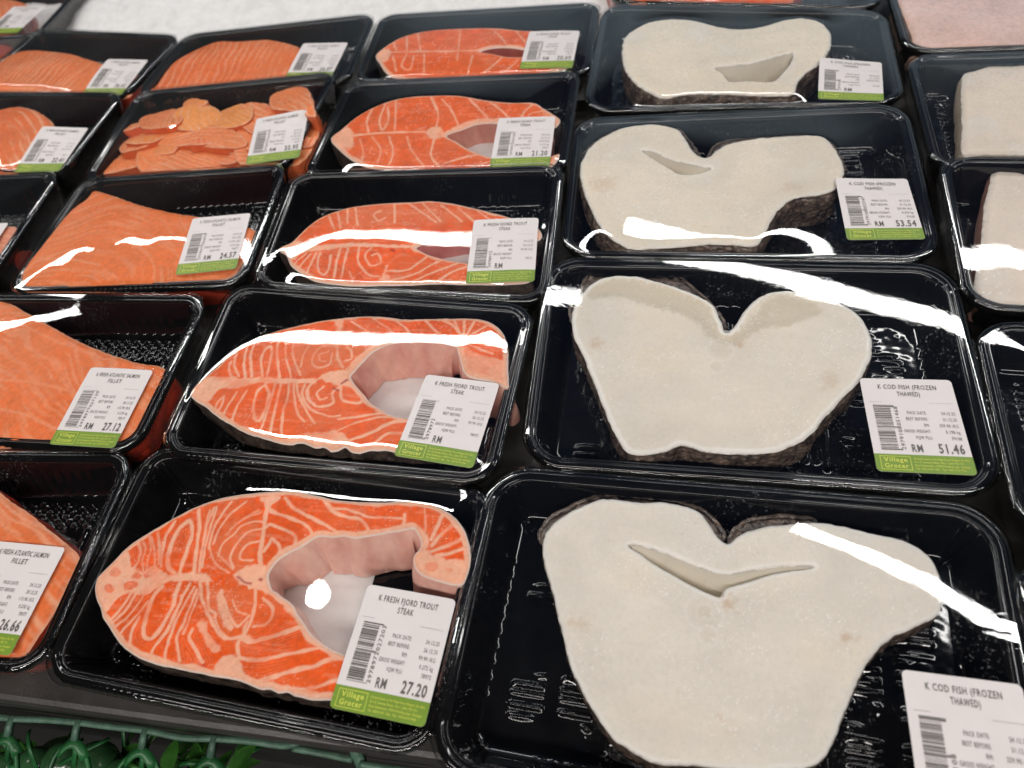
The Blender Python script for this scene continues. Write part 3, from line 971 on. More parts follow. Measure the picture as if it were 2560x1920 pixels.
for ttl, rw, pr, code in LAB.values():
    keys |= {(a, .006) for a in ttl} | {(code, 0)} | ({(pr, .02)} if pr else set())
    for a, b in rw:
        keys |= {(a, 0.0)} | ({(b, 0.0)} if b else set())
prep_texts(sorted(keys))

# ------------------------------------------------------------------ colours of cut fish
ORANGE = np.array([.80, .098, .003]); FAT = np.array([.88, .47, .31]); WHITE = np.array([.86, .78, .72])


def mixv(a, b, k):
    k = np.asarray(k)[:, None]
    return a * (1 - k) + b * k


def trout_colour(crop, lines, patches, spots=(), blood=(), seed=1, z=.0332, rim=3.0, fade=(), orange=ORANGE, fat=FAT):
    def f(P, d):
        n1 = fbm(P[:, 0] * 90, P[:, 1] * 90, seed, 3); n2 = fbm(P[:, 0] * 500, P[:, 1] * 500, seed + 3, 3)
        n3 = fbm(P[:, 0] * 35, P[:, 1] * 35, seed + 5, 2)
        col = orange[None] * (1 + .35 * (n1 - .5) + .35 * (n2 - .5))[:, None]
        col = mixv(col, np.array([.80, .15, .03]), .4 * smooth(.45, .75, n3))
        col = mixv(col, np.array([.74, .20, .08]), .5 * patch(P, fade, crop, z, .012)) if fade else col
        k = stroke(P, lines, crop, z, nested=.30)
        p = patch(P, patches, crop, z)
        ed = d + .0012 * (fbm(P[:, 0] * 110, P[:, 1] * 110, seed + 7, 3) - .5) * 2
        r = smooth(rim * .001 + .0006, rim * .001 - .0006, ed)
        # muscle blocks fray into thin pale threads
        th = smooth(.60, .78, fbm(P[:, 0] * 60 + 3 * n1, P[:, 1] * 420, seed + 9, 2)) * .22
        kk = np.maximum(np.maximum(k, p), np.maximum(r, th))
        if spots: kk = kk * (1 - .85 * patch(P, spots, crop, z, .0012))
        kk = np.clip(kk * (.80 + .3 * n2) * (1 - .45 * smooth(.5, .8, fbm(P[:, 0] * 70, P[:, 1] * 70, seed + 15, 2)) * (d > .004)), 0, 1)
        fc = fat[None] * (1 + .22 * (n1 - .5))[:, None]
        col = col * (1 - kk[:, None]) + fc * kk[:, None]
        col = mixv(col, WHITE, .75 * smooth(.0013, .0003, d))
        gl_ = (rng.rand(len(P)) > .975) * smooth(.42, .62, fbm(P[:, 0] * 55, P[:, 1] * 55, seed + 31, 2)) * (d > .002)      # wet glints painted in as pale specks
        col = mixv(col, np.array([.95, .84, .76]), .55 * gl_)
        if blood: col = mixv(col, np.array([.35, .01, .02]), stroke(P, blood, crop, z) * .8)
        hgt = .00025 * (1 - kk) + .00012 * (n2 - .5) + .0006 * (n3 - .5)
        return col, hgt * smooth(0, .0015, d)
    return f


def cod_colour(seed=1, tint=(1, 1, 1), blots=(), crop=None, z=.0335, grey=None, rings=(), rim=2.6, rimk=.8):
    tint = np.array(tint)
    def f(P, d):
        n1 = fbm(P[:, 0] * 30, P[:, 1] * 30, seed, 3); n2 = fbm(P[:, 0] * 420, P[:, 1] * 420, seed + 3, 3); n3 = fbm(P[:, 0] * 70, P[:, 1] * 170, seed + 5, 3)
        col = (np.array([.75, .695, .615]) * tint)[None] * (1 + .14 * (n1 - .5) + .04 * (n2 - .5) + .06 * (n3 - .5))[:, None]
        col = mixv(col, np.array([.76, .65, .50]), .3 * smooth(.56, .80, n1))
        col = mixv(col, np.array([.76, .72, .65]), .5 * smooth(.40, .20, n1))
        if grey: col = mixv(col, np.array([.62, .545, .42]), .8 * patch(P, grey, crop, z, .004))
        if blots: col = mixv(col, np.array([.55, .34, .19]), .6 * patch(P, blots, crop, z, .006))
        for c, r_ in rings:
            q = crop([c], z)[0]; dd = np.hypot(P[:, 0] - q[0], P[:, 1] - q[1]) * 1000
            col = mixv(col, np.array([.80, .76, .70]), .4 * smooth(1.2, .3, np.abs(dd - r_)))
            col = mixv(col, np.array([.64, .57, .47]), .35 * smooth(r_, r_ * .4, dd))
        gl_ = (rng.rand(len(P)) > .968) * smooth(.40, .65, fbm(P[:, 0] * 45, P[:, 1] * 45, seed + 31, 2)) * (d > .003)        # sparkle put into the colour as white specks
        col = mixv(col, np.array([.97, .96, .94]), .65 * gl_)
        dk_ = (rng.rand(len(P)) > .975); col = mixv(col, np.array([.60, .56, .50]), .35 * dk_)
        e = d + .0012 * (fbm(P[:, 0] * 130, P[:, 1] * 130, seed + 7, 3) - .5)
        col = mixv(col, np.array([.90, .87, .82]), rimk * smooth(rim * .001 + .0007, rim * .001 - .0007, e))
        col = mixv(col, np.array([.25, .2, .16]), .6 * smooth(.0008, .0001, d) * smooth(.35, .6, fbm(P[:, 0] * 300, P[:, 1] * 300, seed + 11, 2)))
        n5 = fbm(P[:, 0] * 17, P[:, 1] * 17, seed + 21, 2)
        col = col * (1 + .10 * (n5 - .5) - .03 * smooth(.004, .012, d) * smooth(.022, .012, d))[:, None]
        hgt = .00008 * (n2 - .5) + .0009 * (n1 - .5) + .0002 * (n3 - .5) + .0007 * (n5 - .5)
        return col, hgt * smooth(0, .002, d)
    return f


def salmon_colour(seed=1, dir_=(1, 0), freq=180., k=.5, lines=(), crop=None, z=.031, base=(.81, .185, .05), bend=.02, fatcol=(.86, .44, .26), pale=.3):
    dx, dy = dir_
    def f(P, d):
        n1 = fbm(P[:, 0] * 40, P[:, 1] * 40, seed, 3); n2 = fbm(P[:, 0] * 450, P[:, 1] * 450, seed + 3, 3); n3 = fbm(P[:, 0] * 16, P[:, 1] * 16, seed + 5, 2)
        a = P[:, 0] * dx + P[:, 1] * dy; c = -P[:, 0] * dy + P[:, 1] * dx
        w = a + bend * (n3 - .5) + .006 * n1 + bend * np.sin(c * 22)
        s = np.sin(w * freq * 2 * math.pi / 1.0)
        st = smooth(.45, .99, s) * k * smooth(.25, .72, fbm(P[:, 0] * 38, P[:, 1] * 38, seed + 9, 3)) * (.7 + .6 * n1)
        st = np.maximum(st, .35 * smooth(.58, .75, fbm(w * 420, c * 45, seed + 12, 3)))
        col = np.array(base)[None] * (1 + .25 * (n1 - .5) + .3 * (n2 - .5))[:, None]
        col = mixv(col, np.array([.80, .27, .11]), pale * smooth(.45, .75, n3))
        if lines: st = np.maximum(st, stroke(P, lines, crop, z))
        st = np.clip(st * (.7 + .6 * n2), 0, 1)
        col = mixv(col, np.array(fatcol), st)
        col = mixv(col, np.array([.84, .50, .34]), .5 * smooth(.0018, .0004, d))
        return col, (.00012 * (n2 - .5) - .0003 * st + .0010 * (n1 - .5)) * smooth(0, .002, d)
    return f


def near_line(crop, pts, z, tol=.0016):
    L = catmull(crop(pts, z), False, 6)
    return lambda P: nearest(P, L[:-1], L[1:])[0] < tol


FLESH_T = (M['trout'], M['trout_skin'], M['lining']); FLESH_C = (M['cod'], M['cod_skin'], M['cod']); FLESH_S = (M['salmon'], M['trout_skin'], M['lining'])
COD_LIN = (.66, .60, .50)
fishes = {}


def fish_thing(name, F_, label, group, *a, **k):
    c = F_.out.mean(0)
    t_ = thing(name, label, k.pop('cat'), (c[0], c[1], F_.zbot), group)
    F_.build(t_, *a, **k)
    return t_


ZT = .0332
# ---- front trout steak ------------------------------------------------------
b2a = lambda pts: [((560 + x * .37373 - 200) / .36176, (1200 + y * .37373 - 1200) / .36176) for x, y in pts]
up_in = b2a([(1585, 705), (1500, 695), (1400, 668), (1320, 638), (1282, 595), (1262, 540), (1272, 490), (1305, 460), (1315, 410), (1290, 355), (1262, 322), (1180, 337), (1080, 352), (1000, 370), (920, 380), (865, 388), (800, 372), (730, 380), (640, 372), (580, 400), (500, 450), (420, 490), (350, 540), (308, 595), (292, 650), (312, 725), (345, 748)])
lo_in = b2a([(400, 790), (450, 830), (500, 910), (540, 970), (580, 1030), (640, 1080), (700, 1120), (800, 1165), (900, 1200), (1050, 1262), (1200, 1330), (1290, 1390)])
out1 = ([(95, 720), (120, 660), (200, 580), (330, 450), (480, 350), (620, 270), (760, 195), (930, 130), (1100, 95), (1300, 75)]
        + b2a([(469, 68), (600, 95), (750, 130), (900, 140), (1050, 145), (1250, 135), (1380, 155), (1480, 200), (1560, 265), (1610, 340), (1640, 430), (1650, 520), (1640, 600), (1612, 670)])
        + up_in + lo_in + b2a([(1280, 1450), (1200, 1485), (1000, 1490), (860, 1480), (720, 1472), (600, 1470), (520, 1455), (460, 1440), (420, 1418), (360, 1427), (300, 1398), (250, 1402), (190, 1378), (100, 1345)])
        + [(900, 1350), (750, 1320), (600, 1290), (480, 1260), (380, 1215), (300, 1160), (240, 1090), (190, 1010), (150, 950), (130, 880), (100, 800)])
w1, w2, w3 = 1.1, 1.5, 2.0
lines1 = [([(405, 440), (420, 500), (400, 570), (370, 612)], w2), ([(435, 430), (455, 480), (430, 560), (440, 620)], w1), ([(480, 395), (490, 480), (468, 560), (465, 620)], .9),
          ([(490, 395), (515, 480), (520, 580)], w1), ([(540, 370), (550, 450), (545, 580)], w2), ([(655, 285), (600, 380), (567, 500), (560, 600)], w2),
          ([(655, 640), (612, 600), (608, 540), (625, 470), (660, 380), (700, 320), (750, 287), (778, 310), (770, 400), (740, 480), (715, 560), (690, 640)], w3),
          ([(820, 205), (830, 300), (815, 420), (800, 520), (790, 640)], w3), ([(930, 190), (880, 310), (855, 420), (835, 520), (830, 630)], w1), ([(900, 210), (872, 310), (850, 420)], .8),
          ([(945, 185), (915, 290), (880, 400), (860, 500), (845, 600)], w1), ([(1050, 150), (960, 270), (915, 370), (895, 470)], w1), ([(1150, 150), (1040, 240), (960, 350), (925, 440)], .8),
          ([(1295, 130), (1292, 200), (1280, 290), (1262, 400), (1245, 500), (1250, 590)], 2.2), ([(1270, 290), (1200, 285), (1120, 320), (1060, 380), (990, 440), (960, 520)], .9),
          ([(1260, 340), (1180, 350), (1110, 410), (1060, 480), (1040, 550), (1060, 610)], w1), ([(1240, 420), (1170, 440), (1120, 490), (1110, 545), (1190, 555)], w1),
          ([(1240, 210), (1160, 250), (1090, 300), (1010, 380)], .6, .7), ([(1275, 490), (1310, 430), (1330, 405), (1378, 460), (1372, 515), (1310, 585)], w2),
          ([(1280, 330), (1320, 308), (1400, 340), (1482, 375), (1482, 450), (1420, 510)], w2), ([(900, 470), (920, 540), (960, 600), (1030, 640)], .8, .7), ([(950, 500), (1000, 560), (1060, 620)], .7, .6),
          # lower fan
          ([(352, 785), (290, 880), (240, 940), (190, 990)], w1), ([(388, 785), (320, 890), (255, 960), (207, 1005)], w1), ([(440, 795), (370, 900), (300, 970), (228, 1030)], .9),
          ([(470, 840), (400, 930), (310, 1020), (262, 1080)], w1), ([(410, 950), (360, 1040), (338, 1140)], w2),
          ([(690, 715), (660, 800), (640, 870), (590, 970), (540, 1050), (490, 1097), (440, 1072), (445, 1000), (470, 900), (510, 800), (570, 735)], w3),
          ([(760, 715), (700, 830), (640, 950), (590, 1060), (510, 1160), (490, 1220)], w2), ([(790, 740), (720, 860), (660, 980), (620, 1090), (590, 1180), (590, 1250)], w1),
          ([(805, 760), (750, 900), (710, 1000), (670, 1090), (692, 1250)], w1), ([(820, 780), (780, 900), (740, 1000), (715, 1060)], .8), ([(740, 760), (680, 880), (640, 1000)], .7, .8),
          ([(780, 1030), (755, 1090), (800, 1180), (845, 1265)], w2), ([(828, 700), (840, 800), (880, 920), (920, 990), (960, 1060), (1010, 1095)], w2),
          ([(880, 690), (890, 800), (890, 880), (940, 930)], w2), ([(930, 940), (960, 1030), (1030, 1095), (1100, 1085)], w1), ([(1215, 750), (1212, 850), (1192, 950), (1145, 1060), (1108, 1095), (1090, 1150), (1100, 1240)], w2),
          ([(1205, 1012), (1280, 1000), (1332, 940), (1332, 880), (1270, 820)], w2), ([(980, 780), (1010, 870), (1060, 980), (1100, 1010), (1170, 940)], 1.0), ([(1060, 830), (1090, 900), (1150, 930)], .8, .8),
          ([(1110, 1085), (1180, 1115), (1300, 1092), (1450, 1040), (1560, 1010)], w3), ([(1090, 1232), (1250, 1242), (1400, 1212), (1548, 1180), (1750, 1140)], w2),
          (b2a([(200, 1350), (330, 1322), (480, 1272), (600, 1250), (690, 1205), (820, 1190), (980, 1230)]), w3), (b2a([(380, 1405), (560, 1395), (650, 1372), (740, 1342), (900, 1330)]), w2),
          # upper flap
          (b2a([(285, 175), (330, 212), (450, 257), (560, 312), (605, 385)]), w2), (b2a([(410, 120), (470, 190), (600, 260), (700, 312), (780, 365)]), w2), (b2a([(670, 130), (720, 200), (800, 242), (920, 272), (965, 335)]), w2),
          (b2a([(700, 190), (840, 200), (960, 245), (1100, 252), (1210, 262)]), 1.0), (b2a([(1210, 230), (1205, 290), (1160, 335)]), w2), (b2a([(1340, 180), (1350, 260), (1345, 340)]), .8, .7),
          (b2a([(1475, 205), (1430, 310), (1385, 395)]), w3), (b2a([(1555, 285), (1480, 340), (1390, 435)]), w3), (b2a([(1610, 370), (1520, 430), (1380, 482)]), w2), (b2a([(1625, 450), (1500, 492), (1420, 505)]), w2),
          (b2a([(250, 215), (140, 260), (40, 330)]), .7, .7)]
patch1 = [([(80, 720), (200, 570), (330, 490), (350, 600), (450, 625), (520, 585), (600, 650), (760, 640), (870, 655), (920, 700), (800, 700), (690, 695), (570, 722), (460, 790), (340, 775), (260, 815), (190, 900), (130, 900)],),
          ([(1060, 660), (1120, 625), (1180, 592), (1300, 590), (1340, 700), (1340, 790), (1230, 760), (1130, 730)],), ([(800, 1012), (850, 955), (882, 1030), (922, 1110), (990, 1180), (900, 1180), (850, 1080)], .8),
          ([(955, 780), (985, 765), (1005, 860), (1040, 960), (1062, 1010), (1040, 1040), (990, 985), (950, 880)], .9), ([(1240, 120), (1300, 110), (1390, 120), (1330, 170), (1300, 215), (1270, 170)], .95),
          ([(1020, 1210), (1105, 1240), (1135, 1330), (1200, 1382), (1330, 1405), (1460, 1480), (1250, 1480), (1000, 1380), (930, 1300)],), ([(1130, 1010), (1165, 980), (1160, 1060), (1200, 1110), (1110, 1110)], .9),
          (b2a([(1235, 300), (1330, 322), (1372, 400), (1362, 475), (1420, 512), (1560, 532), (1640, 560), (1610, 700), (1330, 650), (1255, 540), (1300, 460), (1310, 410)]),),
          (b2a([(345, 748), (300, 690), (400, 780), (480, 860), (560, 980), (640, 1070), (800, 1150), (760, 1180), (620, 1100), (520, 1000), (450, 900), (380, 820)]), .9),
          (b2a([(450, 450), (600, 385), (800, 360), (1000, 345), (1240, 300), (1262, 330), (1000, 385), (800, 392), (640, 390), (500, 470), (340, 560)]), .85),
          (b2a([(560, 1400), (700, 1440), (900, 1440), (1200, 1420), (1300, 1400), (1290, 1490), (700, 1490), (450, 1440)]), .8)]
spots1 = [([(250, 600), (282, 625), (260, 660), (215, 665), (215, 625)], .55), ([(205, 720), (238, 745), (215, 780), (172, 765), (175, 735)], .8), ([(390, 635), (430, 660), (400, 685), (350, 670)], .8), ([(320, 705), (390, 700), (400, 735), (340, 760), (300, 745)], .85),
          ([(445, 645), (490, 660), (470, 680), (440, 675)], .7), (b2a([(1360, 550), (1430, 570), (1410, 610), (1350, 600)]), .45), (b2a([(1480, 580), (1540, 600), (1500, 625)]), .35), ([(880, 605), (910, 625), (900, 645), (870, 640)], .8)]
blood1 = [([(1092, 668), (1120, 690), (1145, 708), (1180, 716)], 1.2), ([(1245, 690), (1256, 694)], 1.0), ([(850, 1285), (866, 1288)], .8, .6)]
fade1 = [([(960, 330), (1080, 270), (1230, 280), (1240, 420), (1160, 560), (1000, 620), (900, 520)],), ([(830, 720), (1000, 720), (1180, 760), (1180, 900), (1000, 1060), (880, 900)], .6)]
lean('T1')
F1 = Fish(catmull(KA(out1, ZT), True, 4), cavity=near_line(KA, up_in + lo_in, ZT), ztop=ZT, step=.0004, jag=.0003)
fish_thing('trout_steak', F1, 'bright orange trout steak with strong pale fat lines, nearest the front edge of the counter', 'orange trout steaks in one column',
           trout_colour(KA, lines1, patch1, spots1, blood1, 1, ZT, fade=fade1), FLESH_T, (.80, .50, .43), .0012, cat='fish steak', scale_bump=.0012, cav_slope=.013)
F1.gap = .0006; fishes['T1'] = [F1]

# ---- second trout steak -----------------------------------------------------
up2 = [(1890, 905), (1800, 870), (1700, 850), (1640, 828), (1612, 790), (1592, 720), (1575, 655), (1540, 632), (1450, 627), (1300, 620), (1200, 627), (1120, 652), (1050, 692), (985, 760), (935, 815), (922, 838)]
lo2 = [(950, 885), (1000, 942), (1050, 1000), (1120, 1042), (1200, 1080), (1300, 1092), (1420, 1120), (1540, 1180)]
out2 = [(-65, 940), (-20, 875), (80, 790), (160, 720), (250, 650), (380, 580), (520, 540), (650, 508), (850, 475), (1070, 462), (1250, 480), (1400, 478), (1550, 475), (1700, 478), (1800, 510), (1868, 580), (1892, 680), (1893, 780), (1896, 850)] + up2 + lo2 + [(1540, 1260), (1400, 1300), (1250, 1312), (1150, 1290), (1090, 1292), (1040, 1288), (980, 1306), (930, 1300), (890, 1270), (850, 1290), (800, 1295), (760, 1268), (710, 1276), (660, 1255), (600, 1243), (550, 1256), (400, 1220), (300, 1190), (200, 1140), (100, 1080), (30, 1020), (-30, 985)]
lines2 = [([(190, 750), (180, 800), (205, 850)], w1), ([(230, 690), (212, 760), (240, 840)], w1), ([(290, 660), (270, 750), (282, 840)], w2), ([(340, 625), (312, 720), (320, 840)], w2),
          ([(385, 840), (375, 740), (400, 680), (432, 655), (442, 700), (425, 780), (412, 845)], w2), ([(482, 590), (475, 700), (490, 845)], w2), ([(540, 580), (525, 700), (560, 840)], 1.), ([(600, 560), (570, 660), (580, 740), (620, 830)], .9),
          ([(850, 555), (850, 640), (848, 720), (880, 785)], 1.6), ([(840, 660), (760, 648), (700, 710), (690, 765), (740, 785), (800, 762), (812, 700)], w1), ([(690, 620), (640, 700), (620, 780)], .8), ([(790, 690), (740, 705), (735, 740), (770, 750)], .8),
          ([(900, 660), (930, 680), (930, 730), (890, 745)], w1), ([(870, 560), (960, 590), (1060, 640)], w1), ([(930, 500), (1010, 550), (1110, 610)], w1), ([(1060, 480), (1150, 540), (1230, 600)], w1), ([(1200, 490), (1260, 540), (1310, 600)], w1), ([(1380, 490), (1440, 550), (1510, 610)], w2), ([(1470, 480), (1560, 530), (1615, 600)], w2),
          ([(1620, 610), (1560, 495)], 1.2), ([(1620, 610), (1625, 490)], 1.4), ([(1620, 610), (1690, 495)], 1.4), ([(1620, 610), (1765, 525)], 1.4), ([(1620, 615), (1825, 580)], 1.4), ([(1630, 620), (1855, 655)], 1.4), ([(1640, 640), (1800, 700)], 1.4),
          ([(150, 960), (108, 1000), (88, 1060), (130, 1030), (150, 960)], w1), ([(232, 935), (170, 1020), (138, 1105)], w1), ([(292, 925), (230, 1020), (188, 1140)], w1), ([(402, 885), (350, 940), (328, 1030), (338, 1100), (370, 1108), (402, 1040), (422, 950), (402, 890)], w2),
          ([(462, 875), (430, 1000), (368, 1190)], w1), ([(502, 875), (470, 1000), (430, 1200)], w2), ([(547, 875), (540, 960), (510, 1060), (500, 1210)], w1), ([(575, 880), (580, 960), (600, 1060), (640, 1120)], .9), ([(592, 875), (610, 960), (660, 1060), (710, 1130)], 1.0),
          ([(700, 865), (660, 920), (670, 985), (740, 1025), (820, 1002), (812, 940), (862, 898)], w2), ([(760, 900), (720, 940), (740, 980), (780, 970)], w1), ([(862, 895), (872, 980), (962, 1002), (1010, 980)], w2), ([(642, 885), (630, 960), (680, 1040), (790, 1082), (860, 1080)], w1),
          ([(850, 1102), (950, 1090), (1060, 1070), (1170, 1058)], w2), ([(830, 1180), (940, 1130), (1080, 1092), (1200, 1090)], w1), ([(920, 1232), (1060, 1182), (1180, 1122), (1290, 1110)], w3), ([(1080, 1245), (1150, 1190), (1250, 1188), (1300, 1170)], w2)]
patch2 = [([(-70, 940), (40, 850), (130, 840), (240, 850), (350, 845), (560, 850), (700, 855), (760, 830), (700, 880), (560, 885), (350, 880), (240, 910), (120, 920), (60, 990), (0, 990)],), ([(750, 830), (870, 800), (935, 820), (945, 890), (860, 895), (760, 860)],),
          ([(640, 1190), (750, 1180), (830, 1170), (890, 1200), (960, 1252), (1250, 1278), (1400, 1300), (1000, 1310), (700, 1280), (560, 1250)],), ([(1590, 640), (1630, 600), (1680, 690), (1800, 720), (1890, 760), (1900, 900), (1640, 830), (1600, 740)], .8),
          ([(920, 840), (1060, 690), (1200, 640), (1560, 650), (1560, 612), (1190, 600), (1040, 660), (900, 790)], .85), ([(1040, 1000), (1150, 1060), (1290, 1095), (1270, 1110), (1140, 1075), (1020, 1010)], .9), ([(820, 480), (880, 475), (860, 560)], .8)]
fade2 = [([(620, 600), (850, 570), (1100, 560), (1080, 680), (900, 800), (600, 820), (560, 700)],), ([(560, 880), (860, 880), (1000, 1000), (850, 1160), (640, 1120)], .6)]
lean('T2')
F2 = Fish(catmull(K5(out2, ZT), True, 4), cavity=near_line(K5, up2 + lo2, ZT), ztop=ZT, step=.0005, jag=.0004)
fish_thing('trout_steak', F2, 'trout steak second from the front, its curled belly flap shown at right', 'orange trout steaks in one column',
           trout_colour(K5, lines2, patch2, (), [([(870, 880), (905, 860)], 1.2), ([(820, 910), (850, 925)], 1.0)], 21, ZT, fade=fade2), FLESH_T, (.80, .45, .38), .0012, cat='fish steak', scale_bump=.0014, cav_slope=.012)
F2.gap = .0006; fishes['T2'] = [F2]

# ---- third trout steak ------------------------------------------------------
up3 = [(1960, 560), (1850, 520), (1700, 505), (1540, 508), (1400, 525), (1300, 545), (1220, 572), (1158, 600)]
lo3 = [(1185, 618), (1260, 652), (1370, 682), (1520, 706), (1700, 730), (1850, 765), (1950, 800)]
out3 = [(205, 608), (300, 560), (370, 490), (440, 430), (520, 380), (630, 340), (760, 310), (960, 290), (1120, 284), (1250, 275), (1400, 290), (1560, 325), (1700, 360), (1880, 410), (2000, 460), (2030, 530)] + up3 + lo3 + [(1940, 840), (1800, 855), (1520, 856), (1300, 850), (1100, 860), (940, 862), (760, 866), (600, 856), (450, 830), (350, 770), (290, 720), (260, 655)]
lines3 = [([(402, 645), (340, 700), (318, 745)], w1), ([(432, 650), (370, 720), (338, 775)], w1), ([(472, 640), (420, 750), (398, 805)], w2), ([(500, 640), (480, 700), (490, 770), (530, 792), (562, 740), (572, 660)], w2), ([(642, 605), (610, 720), (590, 845)], w2), ([(692, 615), (660, 740), (638, 845)], w2),
          ([(700, 775), (732, 845)], w2), ([(770, 595), (760, 700), (830, 790), (905, 805)], w1), ([(860, 600), (810, 660), (850, 730), (920, 710), (900, 650), (860, 660)], w1), ([(962, 735), (938, 820), (1000, 850)], w2), ([(960, 770), (1100, 762), (1200, 700), (1275, 645)], w2), ([(990, 832), (1150, 792), (1280, 720), (1360, 682)], w2),
          ([(1140, 840), (1320, 762), (1490, 702)], w2), ([(1300, 845), (1420, 770), (1530, 735)], w2), ([(690, 345), (690, 440)], w1), ([(740, 325), (760, 450)], w1), ([(1015, 295), (1015, 430)], w2), ([(920, 350), (870, 380), (900, 420), (950, 400)], w1), ([(1100, 295), (1200, 360), (1300, 430)], w1), ([(1200, 290), (1330, 425)], w1), ([(1335, 310), (1480, 425)], w1), ([(1450, 330), (1560, 425)], w1), ([(1580, 345), (1680, 420)], w1), ([(620, 360), (640, 470)], w1), ([(560, 390), (600, 480)], w1)]
patch3 = [([(200, 610), (300, 560), (400, 570), (500, 590), (700, 575), (1000, 585), (1180, 590), (1100, 610), (760, 600), (500, 625), (380, 640), (300, 690)],), ([(1160, 600), (1300, 545), (1540, 505), (1540, 490), (1290, 525), (1120, 590)], .8), ([(900, 830), (960, 790), (1010, 840), (1200, 850), (900, 865)], .8)]
lean('T3')
F3 = Fish(catmull(KT(out3, ZT), True, 4), cavity=near_line(KT, up3 + lo3, ZT), ztop=ZT, step=.0006, jag=.0003)
fish_thing('trout_steak', F3, 'trout steak third from the front, its dark skin showing along the near side', 'orange trout steaks in one column',
           trout_colour(KT, lines3, patch3, (), [([(990, 620), (1010, 630)], 1.2)], 41, ZT, fade=[([(640, 330), (1000, 300), (1500, 340), (1500, 430), (700, 460)],)]), FLESH_T, (.62, .26, .25), .0015, cat='fish steak')
F3.gap = .0006; fishes['T3'] = [F3]

# ---- fourth and fifth -------------------------------------------------------
up4 = [(1330, 745), (1250, 730), (1100, 720), (1000, 705), (900, 712), (820, 742), (727, 775)]
lo4 = [(790, 812), (850, 852), (920, 880), (1000, 902), (1150, 905), (1300, 900)]
out4 = [(60, 792), (120, 740), (220, 660), (360, 590), (500, 555), (640, 545), (800, 545), (950, 570), (1100, 585), (1230, 585), (1290, 620), (1340, 650), (1385, 690)] + up4 + lo4 + [(1380, 880), (1340, 950), (1250, 970), (900, 985), (600, 990), (320, 970), (200, 930), (100, 850)]
lines4 = [([(300, 630), (270, 700), (280, 760)], w2), ([(380, 590), (345, 690), (360, 750), (395, 690), (390, 620)], w2), ([(440, 580), (430, 750)], w1), ([(180, 780), (400, 765), (620, 760)], w3), ([(640, 560), (680, 650), (670, 730)], w2), ([(700, 570), (760, 640), (800, 730)], w1), ([(860, 570), (930, 640), (980, 700)], w2),
          ([(980, 590), (1060, 650), (1100, 700)], w2), ([(1230, 600), (1180, 640), (1160, 680)], w3), ([(1280, 640), (1210, 660), (1190, 700)], w2), ([(660, 800), (640, 900), (700, 970)], w2), ([(300, 790), (350, 860), (330, 940)], w1), ([(400, 790), (420, 880), (390, 970)], w1), ([(500, 790), (530, 870), (600, 960)], w1), ([(720, 940), (860, 900), (930, 890)], w2), ([(800, 990), (950, 940), (1000, 920)], w2), ([(230, 800), (250, 880), (240, 930)], w1)]
lean('T4')
F4 = Fish(catmull(K2(out4, ZT), True, 4), cavity=near_line(K2, up4 + lo4, ZT, .002), ztop=ZT, step=.0008)
fish_thing('trout_steak', F4, 'trout steak fourth from the front with a round pale backbone in its middle', 'orange trout steaks in one column',
           trout_colour(K2, lines4, [([(615, 765), (640, 735), (690, 735), (715, 770), (690, 800), (640, 800)],), ([(60, 790), (130, 730), (190, 760), (180, 860), (110, 860)], .9), ([(800, 740), (900, 700), (1050, 700), (1050, 680), (880, 690), (760, 740)], .8), ([(1280, 620), (1340, 640), (1400, 720), (1300, 740)], .7)], (), (), 61, ZT, orange=np.array([.78, .115, .012])), FLESH_T, (.66, .32, .26), .0012, cat='fish steak')
F4.gap = .0006; fishes['T4'] = [F4]
out5 = [(320, 312), (380, 260), (480, 205), (620, 172), (800, 160), (1000, 156), (1150, 170), (1400, 185), (1460, 250), (1440, 340), (1400, 400), (1100, 450), (700, 465), (450, 450), (380, 415), (345, 365)]
hole5 = [(925, 292), (1000, 272), (1100, 270), (1190, 285), (1250, 300), (1190, 318), (1080, 322), (1000, 305)]
lines5 = [([(330, 310), (480, 298), (800, 296), (920, 292)], w3), ([(420, 240), (440, 290)], w1), ([(500, 205), (500, 290)], w1), ([(560, 190), (580, 290)], w1), ([(810, 170), (790, 350)], w2), ([(1000, 170), (1080, 260)], w1), ([(420, 320), (440, 410)], w1), ([(500, 310), (470, 380), (520, 400), (540, 320)], w1), ([(600, 310), (600, 430)], w1), ([(1050, 330), (950, 420)], w2), ([(1150, 340), (1060, 420)], w2), ([(880, 320), (850, 430)], w1), ([(1130, 180), (1190, 250)], w1)]
lean('T5')
F5 = Fish(catmull(K2(out5, ZT), True, 4), holes=[catmull(K2(hole5, ZT), True, 4)], ztop=ZT, step=.0010)
fish_thing('trout_steak', F5, 'farthest of the five trout steaks, beside the white ice, label reading 20.60', 'orange trout steaks in one column',
           trout_colour(K2, lines5, [([(318, 312), (360, 280), (410, 300), (370, 360)], .9)], (), (), 81, ZT, orange=np.array([.78, .115, .012])), FLESH_T, (.45, .10, .06), .0012, cat='fish steak')
F5.gap = .0006; fishes['T5'] = [F5]

